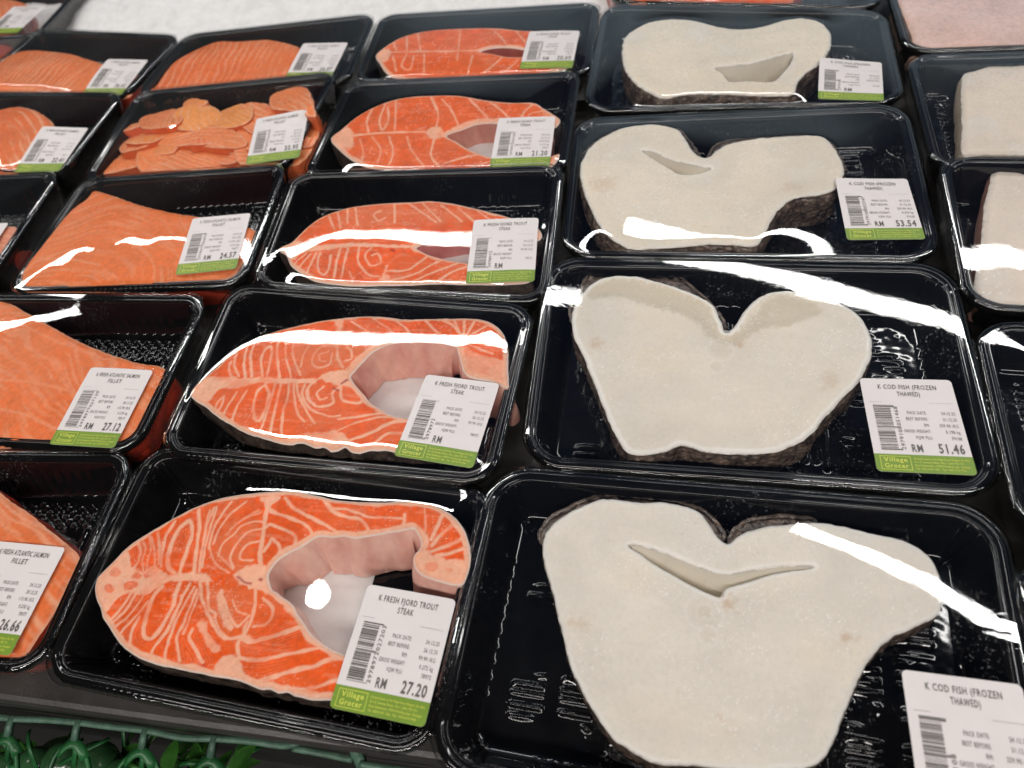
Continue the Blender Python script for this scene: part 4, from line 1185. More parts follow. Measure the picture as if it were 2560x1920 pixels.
# ---- cod steaks -------------------------------------------------------------
ZC = .0335
outc1 = [(1120, 345), (1080, 310), (1040, 250), (1000, 215), (900, 190), (800, 190), (720, 180), (650, 178), (560, 215), (500, 250), (455, 290), (435, 340), (440, 420), (465, 500), (485, 580), (510, 680), (530, 780), (575, 880), (620, 960), (660, 1020), (700, 1070), (760, 1110), (830, 1150), (900, 1167), (1000, 1165), (1100, 1180), (1300, 1185), (1430, 1175), (1490, 1130), (1530, 1050), (1560, 970), (1600, 870), (1640, 790), (1720, 700), (1820, 650), (1900, 610), (1925, 540), (1915, 470), (1880, 400), (1820, 350), (1740, 320), (1640, 300), (1540, 275), (1440, 265), (1340, 270), (1260, 280), (1180, 305), (1140, 335)]
holec1 = [(752, 350), (800, 352), (900, 384), (1000, 425), (1080, 452), (1140, 456), (1200, 446), (1300, 430), (1400, 426), (1440, 432), (1300, 452), (1210, 480), (1150, 498), (1112, 512), (1095, 542), (1020, 512), (940, 470), (850, 418), (790, 375)]
lean('C1')
FC1 = Fish(catmull(KC1(outc1, ZC), True, 4), holes=[catmull(KC1(holec1, ZC), True, 3)], ztop=ZC - .0026, step=.0006, jag=.0006)
cod1 = fish_thing('cod_steak', FC1, 'largest white cod steak, nearest the front edge, with a long belly slit', 'white cod steaks in one column',
           cod_colour(3, (1, 1, 1), [([(1560, 660), (1590, 670), (1580, 700), (1550, 690)], .8), ([(1090, 530), (1130, 560), (1150, 590), (1110, 580)], .9), ([(540, 620), (590, 640), (560, 660)], .6), ([(1100, 1000), (1140, 1010), (1120, 1030)], .6), ([(980, 420), (1030, 430), (1000, 445)], .7)], KC1, ZC, None, [((1036, 600), 9.0), ((1036, 598), 4.0), ((1050, 685), 4.5)], 2.0, .6),
           FLESH_C, COD_LIN, .0012, cat='fish steak', taper=-.002, scale_bump=.0025, cav_slope=.016, side=-.008)
fishes['C1'] = [FC1]
outc2 = [(905, 388), (880, 330), (850, 270), (790, 230), (700, 195), (600, 165), (500, 142), (400, 142), (330, 165), (280, 210), (245, 260), (225, 330), (235, 410), (270, 480), (310, 580), (350, 680), (390, 780), (430, 860), (480, 925), (600, 925), (700, 890), (750, 898), (850, 920), (1000, 926), (1100, 920), (1200, 890), (1280, 840), (1350, 760), (1420, 680), (1490, 610), (1530, 540), (1552, 470), (1545, 400), (1500, 320), (1420, 265), (1300, 225), (1200, 208), (1120, 210), (1050, 235), (1000, 280), (960, 340), (930, 380)]
step2 = [(290, 200), (400, 165), (520, 165), (700, 215), (800, 250), (860, 320), (905, 405), (960, 385), (1020, 320), (1070, 255), (1140, 225), (1260, 250), (1330, 300), (1200, 355), (1080, 375), (1000, 410), (965, 450), (900, 445), (830, 415), (780, 350), (700, 310), (580, 282), (470, 242), (380, 235), (310, 250)]
st2 = catmull(KC2(step2, ZC), True, 4)


def zf2(P):
    dd = nearest(P, st2, np.roll(st2, -1, 0))[0] * np.where(inside(P, st2), 1, -1)
    return -.0020 * smooth(-.002, .008, dd)


FC2 = Fish(catmull(KC2(outc2, ZC), True, 4), ztop=ZC - .0026, step=.0007, zfun=zf2, jag=.0006)
cod2 = fish_thing('cod_steak', FC2, 'heart shaped white cod steak with sunken belly flaps, second from the front', 'white cod steaks in one column',
           cod_colour(13, (1, .99, .97), [([(310, 440), (370, 430), (350, 460), (310, 470)], .7), ([(1330, 590), (1380, 580), (1390, 630), (1340, 640)], .45), ([(930, 440), (980, 430), (990, 455)], .7)], KC2, ZC, [(step2, .9)], [((880, 472), 8.0), ((862, 545), 4.5)], 3.0, .75),
           FLESH_C, COD_LIN, .002, cat='fish steak', taper=-.001, scale_bump=.003, side=-.010)
fishes['C2'] = [FC2]
outc3 = [(690, 748), (640, 720), (600, 660), (560, 612), (480, 590), (400, 590), (300, 605), (220, 640), (150, 690), (105, 760), (95, 820), (110, 900), (150, 1000), (200, 1090), (270, 1150), (350, 1185), (450, 1180), (560, 1175), (700, 1160), (850, 1165), (930, 1170), (970, 1130), (1000, 1060), (1050, 990), (1120, 940), (1230, 925), (1310, 900), (1350, 840), (1350, 780), (1310, 700), (1250, 645), (1150, 640), (1000, 650), (870, 665), (780, 690), (720, 735)]
holec3 = [(390, 712), (440, 720), (520, 752), (600, 776), (680, 790), (720, 802), (640, 826), (570, 824), (530, 802), (460, 760)]
FC3 = Fish(catmull(K3(outc3, ZC), True, 4), holes=[catmull(K3(holec3, ZC), True, 3)], ztop=ZC, step=.0009, jag=.0008)
cod3 = fish_thing('cod_steak', FC3, 'lopsided white cod steak with a small slit, third from the front, label reading 53.54', 'white cod steaks in one column',
           cod_colour(23, (1.02, .99, .94), [([(150, 860), (260, 850), (250, 900), (160, 910)], .4), ([(1080, 880), (1160, 870), (1150, 910), (1080, 905)], .4)], K3, ZC, None, (), 1.9, .6), FLESH_C, COD_LIN, .0035, cat='fish steak', taper=-.001, scale_bump=.003, cav_slope=.012, side=-.008)
fishes['C3'] = [FC3]
outc4 = [(300, 200), (340, 150), (420, 110), (530, 92), (650, 100), (760, 130), (850, 140), (950, 130), (1080, 95), (1180, 90), (1260, 120), (1295, 180), (1280, 250), (1230, 310), (1170, 350), (1130, 400), (1110, 450), (1000, 458), (800, 450), (600, 450), (500, 470), (420, 440), (340, 380), (300, 300)]
holec4 = [(740, 322), (850, 312), (950, 296), (1050, 267), (1110, 256), (1100, 300), (1060, 350), (1010, 390), (900, 386), (810, 390), (780, 352)]
FC4 = Fish(catmull(K3(outc4, ZC), True, 4), holes=[catmull(K3(holec4, ZC), True, 3)], ztop=ZC + .001, step=.0011, jag=.0008)
fish_thing('cod_steak', FC4, 'farthest white cod steak, long oval with an open belly slit at right', 'white cod steaks in one column',
           cod_colour(33, (1.03, .99, .92), [([(1020, 260), (1090, 250), (1080, 290), (1020, 300)], .5)], K3, ZC, None, (), 1.8, .6), FLESH_C, COD_LIN, .003, cat='fish steak', taper=-.001, scale_bump=.003, cav_slope=.012, side=-.008)
fishes['C4'] = [FC4]

def flap(root, crop, pts, z):
    """loose edge of scaly skin lying outside the cut face"""
    P = catmull(crop(pts, z), True, 4)
    fl_ = Fish(P, ztop=z, zbot=z - .004, step=.0007, round_=.002, drop=.0015, jag=.0009,
               zfun=lambda Q: .0022 * (vnoise(Q[:, 0] * 260, Q[:, 1] * 260, 5) - .5) - .25 * np.clip(Q[:, 1] - P[:, 1].min(), 0, .02))
    fl_.build(root, lambda Q, d: (np.full((len(Q), 3), .3), np.zeros(len(Q))), (M['cod_skin'],) * 3, names=('skin_flap', 'skin_flap', 'skin_flap'))


lean('')
flap(cod2, KC2, [(230, 345), (222, 285), (250, 220), (290, 150), (330, 95), (420, 76), (540, 82), (650, 112), (740, 172), (800, 225), (870, 298), (908, 378), (880, 345), (850, 285), (790, 245), (700, 212), (600, 182), (500, 160), (400, 160), (335, 180), (285, 225), (250, 275)], .0285)
flap(cod1, KC1, [(1130, 350), (1140, 300), (1195, 262), (1290, 240), (1400, 242), (1450, 262), (1400, 280), (1300, 292), (1200, 312), (1150, 345)], .0285)
flap(cod1, KC1, [(440, 345), (428, 305), (468, 245), (560, 196), (640, 166), (760, 168), (900, 180), (1010, 212), (1070, 250), (1110, 310), (1080, 322), (1030, 262), (980, 228), (890, 206), (720, 196), (650, 196), (570, 228), (505, 262), (462, 302)], .029)
flap(cod3, K3, [(100, 830), (82, 765), (138, 682), (220, 626), (300, 590), (400, 574), (490, 576), (570, 600), (620, 655), (665, 722), (640, 735), (595, 680), (545, 630), (470, 606), (400, 606), (305, 622), (230, 656), (160, 705), (118, 765)], .029)
flap(cod3, K3, [(705, 745), (730, 690), (780, 655), (870, 642), (1000, 634), (1150, 626), (1255, 636), (1320, 690), (1365, 790), (1340, 790), (1300, 712), (1240, 660), (1150, 656), (1000, 666), (870, 682), (790, 705), (730, 750)], .029)

# ---- salmon fillets ---------------------------------------------------------
SIDE = (.42, .045, .022)  # cut sides a darker red than the tops: shade put into the colour
ALL = lambda P: np.ones(len(P), bool)
FN = ('flesh', 'skin', 'cut_side')


def slab(key, crop, pts, ztop, label, col, name='salmon_fillet', group='salmon fillets in the two left columns', cat='fish fillet', step=.0009, dome=.002, side=SIDE, zbot=.0056, closed_n=4, mats=None, jag=.0005, slope=(0, 0), edge=(.005, .0022)):
    lean(key)
    P = catmull(crop(pts, ztop), True, closed_n)
    c = P.mean(0); e = np.abs(P - c).max(0)
    zf = lambda Q: slope[0] * (Q[:, 0] - c[0]) + slope[1] * (Q[:, 1] - c[1]) + .0012 * (fbm(Q[:, 0] * 45, Q[:, 1] * 45, 77, 3) - .5) + dome * (1 - np.clip(((Q[:, 0] - c[0]) / e[0]) ** 2 + ((Q[:, 1] - c[1]) / e[1]) ** 2, 0, 1.5))
    Fs = Fish(P, cavity=ALL, ztop=ztop, zbot=zbot, step=step, round_=edge[0], drop=edge[1], zfun=zf, jag=jag)
    fish_thing(name, Fs, label, group, col, mats or FLESH_S, side, .001, cat=cat, names=FN)
    fishes.setdefault(key, []).append(Fs)
    return Fs


slab('S1', KS1, [(-420, 160), (-250, 175), (-100, 205), (0, 265), (50, 308), (150, 372), (230, 440), (330, 520), (400, 590), (385, 650), (330, 760), (260, 890), (170, 1020), (80, 1120), (-100, 1120), (-420, 1060)], .030, 'salmon fillet nearest the front edge, beside the label reading 26.66',
     salmon_colour(5, (.75, .66), 95, .75, [([(0, 300), (120, 400), (260, 470), (390, 610)], 1.2, .6), ([(-60, 290), (60, 400), (200, 470), (330, 620)], 1.2, .6), ([(-60, 360), (30, 440), (120, 490)], 1.2, .5)], KS1, .030))
slab('S2', K4, [(-300, 620), (-150, 690), (0, 760), (150, 845), (300, 930), (450, 1010), (600, 1070), (750, 1120), (880, 1140), (940, 1180), (890, 1300), (800, 1450), (720, 1560), (500, 1580), (100, 1580), (-300, 1560)], .030, 'large salmon fillet with smooth grain, label reading 27.12, left of the second trout steak',
     salmon_colour(15, (.25, .97), 75, .35, [([(0, 1220), (200, 1240), (420, 1290)], 2.0, .35), ([(0, 1380), (160, 1420), (330, 1500)], 2.0, .4), ([(100, 900), (300, 1000), (560, 1100)], 1.5, .35)], K4, .030, bend=.03))
slab('S3', K4, [(500, 162), (545, 160), (700, 222), (850, 270), (1000, 300), (1200, 330), (1370, 365), (1412, 395), (1385, 470), (1335, 560), (1280, 630), (1150, 672), (900, 690), (600, 700), (300, 715), (85, 715), (82, 655), (150, 565), (250, 450), (330, 345), (400, 262), (465, 215)], .031, 'wedge shaped salmon fillet with a raised corner, label reading 24.57',
     salmon_colour(25, (.2, 1), 60, .3, [([(120, 640), (220, 560), (400, 560), (560, 590)], 1.6, .5)], K4, .031, base=(.80, .185, .045), bend=.03), dome=.003)
slab('S5', K1, [(850, 520), (900, 470), (1000, 360), (1130, 282), (1250, 232), (1400, 238), (1540, 226), (1690, 255), (1740, 290), (1760, 360), (1730, 430), (1500, 480), (1200, 510)], .031, 'salmon fillet beside the white ice in the second column, striped towards its right end',
     salmon_colour(35, (.9, .35), 120, .6, (), None, base=(.78, .16, .035)), step=.0012, dome=.004)
slab('L1', K1, [(-160, 420), (-60, 370), (40, 315), (130, 282), (240, 287), (400, 312), (500, 345), (600, 375), (740, 420), (800, 430), (760, 500), (700, 550), (400, 560), (-160, 570)], .031, 'striped salmon fillet in the leftmost column, beside the white ice',
     salmon_colour(45, (.95, .2), 130, .75, (), None, base=(.80, .19, .05)), step=.0012, dome=.004)
slab('L2', K1, [(-250, 640), (-100, 640), (0, 632), (100, 617), (200, 640), (270, 680), (312, 722), (330, 800), (290, 900), (200, 985), (-50, 1000), (-250, 1000)], .031, 'salmon fillet with curved white stripes at the left edge of the photo',
     salmon_colour(55, (.45, .89), 110, .85, (), None, base=(.78, .16, .035)), step=.0011, dome=.004)
slab('L3', Crop(0, 380, .2893), [(-300, 620), (-100, 600), (60, 640), (135, 650), (110, 760), (0, 880), (-300, 900)], .029, 'pale pink salmon piece cut off by the left edge of the photo',
     salmon_colour(65, (.5, .8), 100, .5, (), None, base=(.74, .27, .17)), step=.0012)
slab('L0', K1, [(-200, -30), (0, -10), (110, 8), (160, 40), (130, 120), (60, 200), (-200, 210)], .030, 'salmon fillet in the top left corner of the photo',
     salmon_colour(75, (.5, .8), 110, .6, (), None), step=.0014)
# slices heaped in one tray
SL = [([(575, 935), (640, 898), (750, 868), (860, 880), (840, 940), (700, 988), (608, 1003)], .022, .0056, (.5, .86)), ([(835, 905), (900, 838), (1000, 828), (1150, 838), (1300, 850), (1350, 890), (1420, 920), (1300, 958), (1000, 988), (855, 995)], .025, .0056, (.6, .8)),
      ([(705, 870), (703, 790), (800, 738), (900, 738), (935, 800), (860, 862), (760, 882)], .026, .0056, (.3, .95)), ([(895, 762), (1050, 722), (1200, 718), (1330, 760), (1400, 832), (1300, 855), (1100, 835), (950, 835)], .029, .0056, (.3, .95)),
      ([(805, 712), (813, 650), (900, 628), (1000, 620), (1050, 680), (1020, 742), (880, 752)], .029, .0056, (.9, .4)), ([(1020, 692), (1058, 630), (1180, 604), (1250, 640), (1240, 712), (1120, 742), (1040, 742)], .030, .0056, (.95, .3)),
      ([(1228, 652), (1328, 600), (1420, 598), (1452, 680), (1402, 732), (1280, 732)], .029, .0056, (.95, .2)), ([(1400, 622), (1480, 590), (1580, 620), (1602, 692), (1500, 762), (1420, 742)], .028, .0056, (.8, .5)),
      ([(1565, 542), (1618, 502), (1720, 478), (1772, 530), (1800, 620), (1812, 692), (1700, 655), (1590, 632)], .031, .0056, (.2, .98)), ([(1400, 762), (1550, 705), (1780, 722), (1792, 800), (1702, 922), (1500, 945), (1395, 925)], .026, .0056, (.4, .9))]
SLN = ['salmon slice at the left bottom corner of the heap', 'long salmon slice lying along the near rim of the heap', 'salmon slice at the left middle of the heap', 'broad salmon slice in the centre of the heap', 'salmon slice at the far left of the heap',
       'yellowish salmon slice at the far middle of the heap', 'yellow tinged salmon slice right of the middle at the far side', 'salmon slice beside the block shaped offcut', 'block shaped salmon offcut standing in the far right corner', 'salmon slice mostly hidden under the label reading 22.95']
for i, ((pts, zt, zb, dr), nm) in enumerate(zip(SL, SLN)):
    rr_ = random.Random(50 + i)
    mx_ = np.mean(pts, 0); pts = [tuple(mx_ + (np.array(q) - mx_) * 1.13) for q in pts]
    slab('S4', K1, pts, zt, nm + ' of trimmings' if i == 3 else nm, salmon_colour(100 + 7 * i, dr, 150, .8, (), None, base=(.82, .23 if i not in (5, 6) else .30, .075), bend=.03), name='salmon_slice', group='salmon trimmings heaped in one tray', cat='fish slice',
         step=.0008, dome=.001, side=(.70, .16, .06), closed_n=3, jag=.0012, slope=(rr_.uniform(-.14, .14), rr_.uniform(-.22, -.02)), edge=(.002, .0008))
heap = catmull(K1([(590, 950), (720, 780), (820, 660), (1000, 620), (1200, 610), (1600, 620), (1760, 680), (1680, 900), (1300, 960), (800, 990)], .027), True, 4)
rr_ = random.Random(11); n_ = 0
while n_ < 16:
    c_ = heap.min(0) + (heap.max(0) - heap.min(0)) * np.array([rr_.random(), rr_.random()])
    if not inside(c_[None], heap)[0]: continue
    n_ += 1
    a_ = rr_.uniform(-.5, .9); L_, W_ = rr_.uniform(.012, .020), rr_.uniform(.006, .010)
    ax = np.array([math.cos(a_), math.sin(a_)]); ay = np.array([-ax[1], ax[0]])
    out_ = [c_ + ax * L_ * math.cos(q) * rr_.uniform(.8, 1.1) + ay * W_ * math.sin(q) * rr_.uniform(.7, 1.2) + ay * .25 * L_ * math.cos(q) ** 2 for q in np.linspace(0, 2 * math.pi, 10)[:-1]]
    slab('S4', lambda q, z=None: np.array(q), out_, rr_.uniform(.026, .0305), 'small salmon strip tucked between the larger slices of the heap',
         salmon_colour(300 + n_, (ax[0], ax[1]), 170, .8, (), None, base=(.82, rr_.uniform(.19, .27), .07), bend=.03), name='salmon_strip', group='small strips in the salmon heap', cat='fish strip',
         step=.0009, dome=.0008, side=(.70, .16, .06), closed_n=3, jag=.001, slope=(rr_.uniform(-.2, .2), rr_.uniform(-.35, .05)), edge=(.002, .0008), zbot=.014)
# white fillets in the right column
wf = lambda sd, tint: cod_colour(sd, (tint[0], tint[1], tint[2] + .06), (), None, .024, None, (), 1.2, .3)
slab('R1', KR, [(565, 212), (650, 165), (760, 126), (922, 116), (1200, 112), (1260, 400), (1240, 655), (920, 655), (700, 652), (575, 648), (568, 500)], .024, 'cream white fish fillet with straight left side, upper one in the right column', wf(71, (1.05, .98, .88)), 'white_fish_fillet', 'pale fillets in the right column', side=(.5, .4, .3), mats=FLESH_C, step=.001)
slab('R2', KR, [(758, 702), (830, 720), (920, 760), (1100, 840), (1250, 1000), (1250, 1500), (1000, 1530), (700, 1522), (640, 1500), (640, 1380), (672, 1180), (692, 960), (725, 830)], .024, 'translucent white fish fillet with a pointed far corner and brownish edge at the right', wf(73, (1.02, .96, .88)), 'white_fish_fillet', 'pale fillets in the right column', side=(.33, .17, .13), mats=FLESH_C, step=.001)
slab('R0', K3, [(1612, -60), (1800, -70), (2300, -60), (2320, 205), (2212, 215), (1900, 224), (1715, 228), (1672, 150), (1630, 50)], .031, 'pinkish raw fish fillet in the top right corner of the photo', salmon_colour(77, (.2, 1), 40, .25, (), None, base=(.74, .52, .46), fatcol=(.78, .62, .57), pale=.0), 'pink_fish_fillet', 'pale fillets in the right column', side=(.66, .45, .38), step=.0014)
slab('C5', KF, [(1335, -60), (1700, -60), (1708, 3), (1600, 8), (1450, 5), (1345, 2)], .031, 'sliver of orange trout flesh at the very top, behind the farthest cod tray', salmon_colour(79, (.6, .8), 110, .5, (), None, base=(.72, .12, .03)), 'trout_piece', None, cat='fish piece', step=.0014)

# ------------------------------------------------------------------ trays in their rows
W3 = lambda *q: np.array([px(x, y)[:2] for x, y in q])
FIT = {'T1': ((-301, 183), (-82, 172), (-89, 37), (-308, 48)), 'T4': ((-290, 584), (-70, 585), (-70, 450), (-290, 449)), 'C1': ((-83, 190), (169, 179), (162, 19), (-90, 30)),
       'S1': ((-517, 167), (-312, 181), (-303, 48), (-508, 34)), 'S2': ((-521, 307), (-316, 312), (-313, 179), (-518, 174))}
fit = lambda k: [np.array(q) / 1000 for q in FIT[k]]


def side_rect(R, S_, w, left=True):
    """tray known by one short side: R far corner, S_ near corner; w metres to the other side"""
    d = (R - S_) / np.linalg.norm(R - S_); n = np.array([-d[1], d[0]])
    if left: return [R + n * w, R, S_, S_ + n * w]
    return [R, R - n * w, S_ - n * w, S_]


C = {}
C['T1'] = list(W3((374, 1112), (1239, 1219), (1068, 1898), (89, 1693)))
lean('T2'); C['T2'] = list(W3((577, 708), (1338, 763), (1232, 1210), (391, 1134)))
lean('T3'); C['T3'] = list(W3((731, 430), (1410, 407), (1368, 758), (625, 715)))
lean('T4'); C['T4'] = list(W3((869, 200), (1451, 174))) + [np.array([-.070, .443]), np.array([-.290, .443])]
lean('T5'); C['T5'] = list(W3((952, 35), (1501, 2), (1477, 174), (887, 193)))
lean('C1'); C['C1'] = list(W3((1230, 1164), (2504, 1266))) + [fit('C1')[2]] + list(W3((1053, 1927)))
C['C2'] = list(W3((1368, 643), (2382, 660), (2519, 1246), (1300, 1161)))
C['C3'] = list(W3((1437, 296), (2265, 257), (2360, 655), (1400, 640)))
C['C4'] = list(W3((1507, 8), (2213, 24), (2265, 257), (1455, 278)))
C['S1'] = side_rect(*W3((341, 1130), (94, 1683)), .205)
C['S2'] = side_rect(*W3((527, 739), (334, 1130)), .205)
lean('S3'); C['S3'] = list(W3((206, 443), (719, 405), (606, 712), (9, 732)))
lean('S4'); C['S4'] = list(W3((343, 226), (846, 174), (720, 408), (208, 447)))
lean('S5'); C['S5'] = list(W3((460, 85), (940, 30), (872, 195), (343, 226)))
lean('L1'); C['L1'] = side_rect(*W3((454, 85), (312, 234)), .205)
lean('L2'); C['L2'] = side_rect(*W3((312, 228), (152, 434)), .205)
lean('L3'); l3 = W3((154, 427))[0]; dl = np.array([.005, -.133])
C['L3'] = side_rect(l3, l3 + dl, .205)
lean('L0'); l0 = W3((93, 87))[0]
C['L0'] = side_rect(l0 - dl, l0, .205)
C['R1'] = side_rect(*W3((2262, 136), (2335, 425)), .252, False)
lean('R2'); C['R2'] = side_rect(*W3((2344, 387), (2413, 770)), .252, False)
lean('R3'); C['R3'] = side_rect(*W3((2432, 799), (2553, 1346)), .252, False)
r4 = W3((2519, 1382))[0]; C['R4'] = side_rect(r4, r4 - np.array([.004, .16]), .252, False)
r0 = W3((2262, 131))[0]; C['R0'] = side_rect(r0 + np.array([.002, .160]), r0, .252, False)
c4 = C['C4']; C['C5'] = [c4[0] + np.array([.004, .16]), c4[1] + np.array([.0, .16]), c4[1] + np.array([0, .003]), c4[0] + np.array([.004, .003])]
for k in ('T5', 'S4', 'S5', 'L1'):                       # near edge tucked under the raised rim of the tray in front
    for i in (2, 3): C[k][i] = C[k][i] - np.array([0, .007])
for k, q in C.items():
    print(k, [tuple((p * 1000).round(0)) for p in q], 'w', round(float(np.linalg.norm(q[0] - q[1])) * 1000), 'h', round(float(np.linalg.norm(q[1] - q[2])) * 1000))

GT, GC, GS, GR = 'black trays of trout in one column', 'black trays of cod in one column', 'black trays of salmon in the two left columns', 'black trays in the right column'
INFO = {  # kind, label text, group, film (dome, tilt u, tilt v)
    'T1': ('smooth', 'black tray of trout nearest the front edge, price label reading 27.20', GT, .0010, (0, 0)),
    'T2': ('smooth', 'black tray of trout second from the front, film glare running down its far left corner', GT, .0003, (0, 0)),
    'T3': ('smooth', 'black tray of trout third from the front with one broad white glare across its film', GT, .0010, (0, 0)),
    'T4': ('smooth', 'black tray of trout fourth from the front, price label reading 21.20', GT, .0008, (0, 0)),
    'T5': ('smooth', 'black tray of trout farthest from the front, price label reading 20.60', GT, .0008, (0, 0)),
    'C1': ('ribbed', 'large black tray holding the largest cod steak, nearest the front edge', GC, .0002, (0, 0)),
    'C2': ('ribbed', 'large black tray holding the heart shaped cod steak, label reading 51.46', GC, .0, (0, 0)),
    'C3': ('ribbed', 'large black tray of cod third from the front, label reading 53.54', GC, .0006, (0, 0)),
    'C4': ('smooth', 'large black tray of cod farthest from the front with a bent price label', GC, .0010, (0, 0)),
    'C5': ('smooth', 'black tray at the very top of the photo, behind the farthest cod tray', None, .0005, (0, 0)),
    'S1': ('smooth', 'black tray of salmon nearest the front edge, label reading 26.66', GS, .0006, (0, 0)),
    'S2': ('smooth', 'black tray of salmon second from the front, label reading 27.12', GS, .0006, (0, 0)),
    'S3': ('smooth', 'black tray of a salmon wedge, label reading 24.57', GS, .0006, (0, 0)),
    'S4': ('smooth', 'black tray of heaped salmon slices, label reading 22.95', GS, .0006, (0, 0)),
    'S5': ('smooth', 'black tray of salmon beside the white ice, between heaped slices and ice', GS, .0006, (0, 0)),
    'L1': ('smooth', 'black tray of striped salmon in the leftmost column, far edge against the white ice', GS, .0006, (0, 0)),
    'L2': ('smooth', 'black tray of salmon at the left edge, in front of the one touching the ice', GS, .0006, (0, 0)),
    'L3': ('smooth', 'black tray at the left edge with only its right end in the photo', GS, .0006, (0, 0)),
    'L0': ('smooth', 'black tray in the top left corner of the photo', GS, .0006, (0, 0)),
    'R0': ('smooth', 'black tray of pink fish in the top right corner of the photo', GR, .0006, (0, 0)),
    'R1': ('ribbed', 'black tray of a cream white fillet, directly in front of the pink fish', GR, .0004, (0, 0)),
    'R2': ('ribbed', 'black tray of a pointed white fillet with white glare across its film', GR, .0006, (0, 0)),
    'R3': ('ribbed', 'black tray at the right edge whose visible end is empty', GR, .0006, (0, 0)),
    'R4': ('ribbed', 'black tray at the right edge, only a rounded corner in the photo', GR, .0006, (0, 0)),
}
FULL = lambda k, *q: [(k.ox + x * k.k, k.oy + y * k.k) for x, y in q]
LABPOS = {  # top-left and top-right corner in the photograph
    'T1': FULL(KB, (950, 700), (1553, 800)), 'T2': FULL(K5, (1392, 830), (1842, 885)), 'T3': FULL(KT, (1570, 425), (2010, 402)), 'T4': FULL(K2, (1030, 690), (1358, 675)), 'T5': FULL(K2, (1200, 190), (1497, 178)),
    'C1': FULL(KC1, (1757, 815), (2205, 872)), 'C2': FULL(KC2, (1492, 603), (1892, 612)), 'C3': FULL(K3, (1310, 860), (1655, 850)), 'C4': FULL(K3, (1233, 293), (1533, 297)),
    'S1': FULL(KS1, (0, 515), (333, 545)), 'S2': FULL(K4, (520, 1150), (848, 1162)), 'S3': FULL(K4, (1080, 330), (1387, 292)), 'S4': FULL(K1, (1495, 690), (1775, 650)), 'S5': FULL(K1, (1745, 255), (2005, 243)),
    'L1': FULL(K1, (610, 350), (855, 343)), 'L2': FULL(K1, (250, 745), (508, 735)), 'L0': FULL(K1, (70, 42), (265, 33)), 'L3': [(-60, 560), (21, 556)],
}
films = {}
for k, (kind, lab, grp, dome, tilt) in INFO.items():
    lean(k)
    w, h = {'T': (.2198, .1353), 'C': (.2521, .1601), 'R': (.2521, .1601), 'S': (.2052, .1330), 'L': (.2052, .1330)}[k[0]]
    T_ = Tray(C[k], w, h, .024 if k[0] in 'CR' else .019, kind)
    root = thing('sealed_tray', lab, 'food tray', (T_.mid[0], T_.mid[1], 0), grp)
    build_tray(T_, root)
    fm = Film(T_, [f_.obstacle for f_ in fishes.get(k, [])], dome, seed=sum(map(ord, k)), tilt=tilt)
    fm.build(root)
    if k in LABPOS:
        a, b = [px(*q, RIM + .0015)[:2] for q in LABPOS[k]]
        ang = math.atan2(b[1] - a[1], b[0] - a[0])
        tl = b - LW * .001 * np.array([math.cos(ang), math.sin(ang)])
        build_label(fm, root, tl, ang, label_prints(*LAB[k]), (1.0, .87) if k == 'C4' else (1, 1))

# ------------------------------------------------------------------ absorbent pads under the fish
lean('')


def pad(x0, x1, y0, y1, rot, label, key='', lift=0.0):
    lean(key)
    u, v = np.meshgrid(np.linspace(0, 1, 40), np.linspace(0, 1, 30))
    P = np.c_[(x0 + (x1 - x0) * u).ravel(), (y0 + (y1 - y0) * v).ravel()]
    c = P.mean(0); a = math.radians(rot); P = (P - c) @ np.array([[math.cos(a), math.sin(a)], [-math.sin(a), math.cos(a)]]) + c
    z = .0052 + lift + .0005 * (fbm(P[:, 0] * 150, P[:, 1] * 150, 3) - .5)
    e = np.minimum(np.minimum(u, 1 - u) * 2, np.minimum(v, 1 - v) * 2).ravel(); z = np.where(e <= 0, .0037, z)
    idx = np.arange(40 * 30).reshape(30, 40)
    z = z + tz(P, TILT[0])
    o = mesh('absorbent_pad', np.c_[P, z], np.c_[idx[:-1, :-1].ravel(), idx[:-1, 1:].ravel(), idx[1:, 1:].ravel(), idx[1:, :-1].ravel()], M['pad'])
    tag(o, label, 'absorbent pad', 'white pads under the fish')


zp = .0052
q = KA([(305, 1215)], zp)[0]; q2 = KB([(1000, 592)], zp)[0]
pad(q[0], q2[0], q[1] + .002, q2[1] + .004, -3, 'white absorbent pad in the belly opening of the front trout steak')
lean('T2'); q2 = K5([(1512, 800)], zp)[0]; pad(q2[0] - .105, q2[0], q2[1] - .075, q2[1] + .006, -2, 'white absorbent pad in the belly opening of the second trout steak', 'T2')
lean('T3'); q2 = KT([(1760, 560)], zp)[0]; pad(q2[0] - .10, q2[0], q2[1] - .065, q2[1] + .006, 0, 'white absorbent pad in the belly opening of the third trout steak', 'T3', .008)
lean('T4'); q2 = K2([(1150, 790)], zp)[0]; pad(q2[0] - .09, q2[0], q2[1] - .06, q2[1] + .008, 0, 'white absorbent pad in the belly opening of the fourth trout steak', 'T4', .008)
lean(''); q2 = KC2([(338, 690)], zp)[0]; pad(q2[0], q2[0] + .11, q2[1], q2[1] + .06, 0, 'white absorbent pad peeking out left of the heart shaped cod steak')

# ------------------------------------------------------------------ garnish in front of the counter
ZG = -.012


def p3(pts, z):
    return np.array([px(KG.ox + x * KG.k, KG.oy + y * KG.k, zz) for (x, y), zz in zip(pts, z if hasattr(z, '__len__') else [z] * len(pts))])


def sm3(P, n=8):
    out = []
    a = catmull(P[:, :2], False, n); zc = catmull(P[:, [2, 2]], False, n)[:, :1]
    return np.c_[a, zc]


